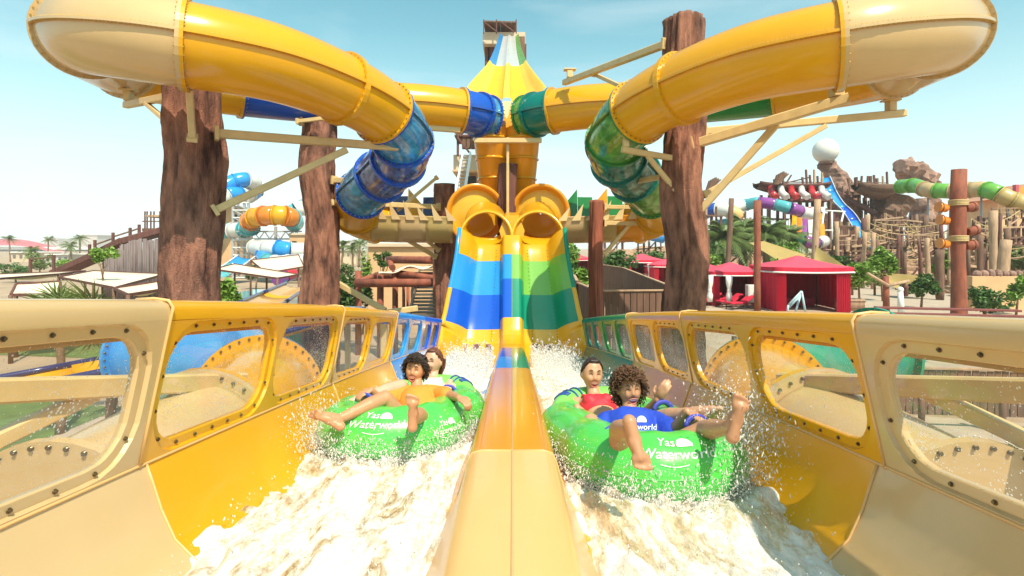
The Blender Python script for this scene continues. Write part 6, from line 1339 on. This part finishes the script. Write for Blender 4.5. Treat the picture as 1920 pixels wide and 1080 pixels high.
trough('yellow_slide', 'yellow slide trough seen through the left cream window', [W(-8.2, 6.4, -2.0), W(-6.3, 7.6, -1.75), W(-4.9, 9.0, -1.55), W(-4.0, 11.5, -1.4)], .55, .2, ['yellow', 'yellow', 'yellow'], 'navy')
sheet('pool', [(-24, 40), (-15, 36), (-14, 44), (-24, 50)], .03, M['pool'])
# ochre building, pergola and stairs left of the chute
ob_ = thing('ochre_building', 'plain ochre building behind the red log pergola', 'building', G(755, 30)); pbox(ob_, 'wall', 690, 836, 462, 600, 30, 5, 'stucco'); pbox(ob_, 'parapet', 688, 838, 456, 463, 29.8, 5.4, 'stucco_pale'); pbox(ob_, 'window', 771, 776, 538, 560, 29.85, .2, 'dark')
pg = thing('log_pergola', 'red log pergola in front of the ochre building', 'pergola', G(750, 19))
for (x, y, D, w) in ((713, 512, 19, 12), (741, 508, 18.5, 11), (757, 520, 21, 6), (765, 518, 21, 6), (672, 508, 19.5, 12), (817, 486, 17.5, 11), (834, 486, 18.4, 9)): c = G(x, D); m = MB(); m.tube([c, V((c.x, D, zat(y, D)))], w*D/2000, 9); m.build('post', M['bark_red'], pg)
for a, b, w in (((668, 531, 18.5), (838, 530, 17.6), .15), ((704, 517, 19.5), (820, 516, 18.6), .13), ((732, 487, 21), (826, 488, 18.5), .15), ((737, 511, 18.6), (832, 524, 18), .12), ((668, 530, 18.8), (712, 514, 20.5), .12), ((736, 502, 20), (728, 485, 21.4), .12)): m = MB(); m.cyl(P(*a), P(*b), w, w*.9, 9); m.build('log_beam', M['bark_red'], pg)
o = thing('shade_cloth', 'folded pale shade cloth lying on the red log pergola', 'cloth', P(760, 508, 18.4)); m = MB(); m.grid(lambda u, v: P(lerp(710, 815, u), lerp(513, 498, u)+3*math.sin(u*9)-2*v, 18.3+.5*v)+V((0, 0, .04*math.sin(v*8+u*14))), 20, 6); m.build('cloth', M['sail'], o, solid=.015)
st2 = thing('stair_flight', 'dark grey stair flight beside the red log pergola', 'stairs', G(800, 16.5))
for k in range(14): t = k/13; c = P(lerp(793, 806, t), lerp(592, 506, t), lerp(15, 21, t)); m = MB(); m.box(c, (.75, .34, .05)); m.build('tread', M['steel'], st2)
for s_ in (-.4, .4): m = MB(); m.beam(P(793, 594, 15)+V((s_, 0, 0)), P(806, 508, 21)+V((s_, 0, 0)), .06, .2); m.build('stringer', M['steel'], st2)
fr3 = thing('support_frame', 'tan steel arm rising beside the second left column base', 'steel frame', P(720, 585, 12)); m = MB(); m.beam(P(628, 528, 12.4), P(722, 582, 12), .10, .12); m.build('brace', M['beam'], fr3); m = MB(); m.beam(P(714, 588, 12), P(782, 578, 12.4), .12, .13); m.build('beam', M['beam'], fr3); m = MB(); m.beam(P(720, 590, 12.05), (P(720, 590, 12.05).x, 12.05, 0), .14, .14); m.build('post', M['beam'], fr3)
o = thing('float_pad', 'blue inflatable pad beside the second left column', 'pad', P(652, 582, 13.5)); m = MB(); m.bbox(P(652, 581, 13.5), (.75, .5, .14), None, .05); m.build('pad', M['sky'], o); m = MB(); m.bbox(P(652, 586, 13.5), (.6, .4, .1), None, .02); m.build('base', M['timber'], o)
m = MB(); m.beam((P(652, 590, 13.5).x, 13.5, 0), P(652, 590, 13.5), .12, .12); m.build('leg', M['beam'], o)

# more planting and timber behind the cabanas
for i, (px, D, h, r, mt, lb) in enumerate(((1385, 70, 6.4, 2.6, 'palm', 'wide olive tree behind the date palms'), (1335, 58, 4.4, 1.8, 'leaf', 'dark bush beside the tall column behind the loungers'), (1470, 60, 4.6, 1.7, 'leaf_bright_green', 'light green bush below the racing slide'), (1770, 52, 3.6, 1.4, 'leaf_bright_green', 'light bush left of the roped pole among the rocks'), (1915, 56, 4.2, 1.6, 'palm', 'olive bush at the right edge below the tube'), (1560, 58, 3.6, 1.5, 'leaf', 'dark bush above the nearest cabana roof'), (1010, 80, 6.0, 2.6, 'leaf', 'dark trees beyond the right bell'), (870, 70, 5.6, 2.4, 'leaf', 'dark trees beyond the left bell'))):
    tree('leafy_tree', lb, G(px, D), h, r, r*.75, 1500, .26, mt, 120+i)
tb = thing('timber_scaffold', 'dark timber scaffold under the ship ruin', 'scaffold', G(1500, 90))
for x in range(1428, 1560, 14): m = MB(); m.beam(G(x, 89), P(x+R.uniform(-3, 3), 366, 89), .4); m.build('pile', M['timber_dark'], tb)
for y in (388, 410, 436): m = MB(); m.beam(P(1424, y, 88.6), P(1562, y+R.uniform(-6, 6), 88.6), .3); m.build('ledger', M['timber_dark' if y != 410 else 'timber'], tb)
tb = thing('timber_scaffold', 'tall timber scaffold right of the rock tower', 'scaffold', G(1610, 94))
for x in range(1592, 1650, 11): m = MB(); m.beam(G(x, 94), P(x+R.uniform(-4, 4), R.uniform(330, 372), 94), .4); m.build('pile', M['timber'], tb)
for y in (365, 390, 415, 440): m = MB(); m.beam(P(1588, y, 93.6), P(1650, y+R.uniform(-8, 8), 93.6), .3); m.build('ledger', M['timber_pale' if y == 390 else 'timber'], tb)
br = thing('timber_bridge', 'sloping dark timber bridge from the rock tower to the boat platform', 'bridge', G(1600, 91)); m = MB(); m.beam(P(1568, 362, 93), P(1640, 400, 91), 1.6, .7); m.build('deck', M['timber_dark'], br)
for i in range(8): a = P(lerp(1570, 1638, i/7), lerp(360, 398, i/7), 91.5); m = MB(); m.beam(a, a+V((0, 0, 1.5)), .18); m.build('rail_post', M['timber_dark'], br)

# timber decks of the rope course and the low buildings far left
for i, (x0, x1, y, D, lb) in enumerate(((1640, 1700, 432, 62, 'timber deck with railing left of the roped pole, upper one'), (1700, 1765, 462, 56, 'timber deck with railing left of the roped pole, lower one'), (1820, 1890, 448, 58, 'timber deck with railing right of the roped pole'), (1860, 1930, 408, 66, 'high timber deck at the right edge'), (1560, 1620, 470, 60, 'timber deck with railing below the blue slide'), (1330, 1400, 470, 64, 'timber deck behind the loungers'))):
    root = thing('timber_deck', lb, 'deck', G((x0+x1)/2, D))
    n = 9
    for k in range(n): xa, xb = lerp(x0, x1, k/n), lerp(x0, x1, (k+1)/n)-.4; a = P(xa, y, D); b = P(xb, y, D); m = MB(); m.box(((a.x+b.x)/2, D+1.2, a.z), (b.x-a.x, 2.4, .18)); m.build('plank', M[('timber_pale', 'timber')[k % 2]], root)
    for k in range(6): a = P(lerp(x0+1, x1-1, k/5), y, D); m = MB(); m.cyl(a, a+V((R.uniform(-.08, .08), 0, 1.25)), .09, .08, 6); m.build('rail_post', M['timber'], root)
    for h in (.6, 1.1): a, b = P(x0, y, D)+V((0, 0, h)), P(x1, y, D)+V((0, 0, h+.1)); m = MB(); m.cyl(a, b, .06, .06, 6); m.build('rail', M['timber_pale'], root)
    for x in (x0+3, (x0+x1)/2, x1-3): a = P(x, y, D); m = MB(); m.cyl((a.x, D+.5, 0), a+V((0, .5, 0)), .2, .17, 8); m.build('leg', M['timber'], root)
    m = MB(); a, b = P(x0+4, y, D), P(x1-4, y, D); m.beam((a.x, D+.4, .3), (b.x, D+.4, b.z-.2), .16); m.build('brace', M['timber_dark'], root)
for i, (x0, x1, y, D, mt, lb) in enumerate(((20, 70, 474, 150, 'stucco_pale', 'low sand building below the red-roofed hall'), (84, 128, 478, 120, 'far_wall', 'low pale building left of the timber walkway'), (628, 668, 470, 130, 'stucco_pale', 'low sand building behind the far palms'), (572, 626, 462, 140, 'far_wall', 'pale building behind the second left column'), (408, 470, 474, 110, 'stucco_pale', 'sand building behind the lattice tower base'))):
    root = thing('low_building', lb, 'building', G((x0+x1)/2, D)); pbox(root, 'wall', x0, x1, y, 500, D, 8, mt); pbox(root, 'roof_slab', x0-1, x1+1, y-2, y, D-.4, 9, 'white_cloth')
    for k in range(4): pbox(root, 'window', lerp(x0, x1, (k+.3)/4), lerp(x0, x1, (k+.7)/4), y+4, y+10, D-.15, .3, 'far_dark')
for i, (px, D, h, r, mt, lb) in enumerate(((30, 60, 2.6, 1.4, 'leaf', 'round shrub at the far left edge'), (75, 70, 3.4, 1.6, 'palm', 'olive shrub near the far left edge'), (118, 64, 2.6, 1.2, 'leaf_bright_green', 'light shrub left of the timber walkway'), (590, 60, 3.0, 1.4, 'leaf', 'shrub at the foot of the second left column'), (640, 45, 2.6, 1.0, 'palm', 'olive shrub right of the second left column'), (480, 50, 2.4, 1.1, 'leaf', 'shrub below the lowest blue and white tube'))):
    tree('leafy_tree', lb, G(px, D), h, r, r*.7, 800, .2, mt, 160+i, 'shrub')
for i, (px, D) in enumerate(((20, 150), (90, 170), (150, 140), (596, 120), (616, 105), (690, 130))):
    palm(('far palm above the shrub at the left edge', 'far palm under the red roof', 'far palm at the start of the walkway', 'far palm left behind the second column', 'far palm right behind the second column', 'far palm above the ochre parapet')[i], G(px, D), R.uniform(5, 7), 20, 3.0, 180+i)

# timber frames round the racing slides and on the skyline at right
for i, (x0, x1, yt, D, lb) in enumerate(((1326, 1352, 392, 70, 'timber frame just right of the tall column'), (1386, 1418, 402, 74, 'timber frame left of the purple and green tube'), (1566, 1600, 414, 72, 'timber frame beside the white trestle'), (1640, 1690, 398, 72, 'timber frame under the boat platform'), (1700, 1752, 404, 70, 'timber frame under the green and cream tube'), (1826, 1870, 402, 66, 'timber frame right of the roped pole'), (1880, 1930, 416, 60, 'timber frame at the right edge'), (1600, 1640, 452, 56, 'low timber frame above the round green tree'), (1135, 1168, 428, 84, 'timber frame behind the slim red-brown column'), (1196, 1240, 424, 88, 'timber frame behind the small red cabana'))):
    root = thing('timber_scaffold', lb, 'scaffold', G((x0+x1)/2, D)); n = max(3, int((x1-x0)/9))
    for k in range(n+1): x = lerp(x0, x1, k/n); m = MB(); m.beam(G(x, D+R.uniform(-.5, .5)), P(x+R.uniform(-2, 2), yt+R.uniform(-10, 14), D), R.uniform(.22, .36)); m.build('post', M[R.choice(('timber', 'timber_dark', 'timber_pale'))], root)
    for k in range(4): y = lerp(yt+8, 490, (k+.2)/4); m = MB(); m.beam(P(x0-3, y+R.uniform(-4, 4), D-.3), P(x1+3, y+R.uniform(-4, 4), D-.3), .2); m.build('rail', M[R.choice(('timber', 'timber_pale'))], root)
    m = MB(); m.beam(P(x0, 488, D-.5), P(x1, yt+18, D-.5), .18); m.build('brace', M['timber_dark'], root)
# ================================================================== warm dusty air
hm = bpy.data.materials.new('dusty_air'); hm.use_nodes = True; t = hm.node_tree; t.nodes.clear(); o_ = N(t, 'ShaderNodeOutputMaterial'); pv = N(t, 'ShaderNodeVolumePrincipled')
pv.inputs['Color'].default_value = (1, 1, 1, 1); pv.inputs['Density'].default_value = .0004; pv.inputs['Anisotropy'].default_value = -.25; t.links.new(pv.outputs[0], o_.inputs['Volume'])
hz_ = MB(); hz_.box((0, 1195, 17), (5300, 2830, 36)); tag(hz_.build('haze', hm), kind='stuff')
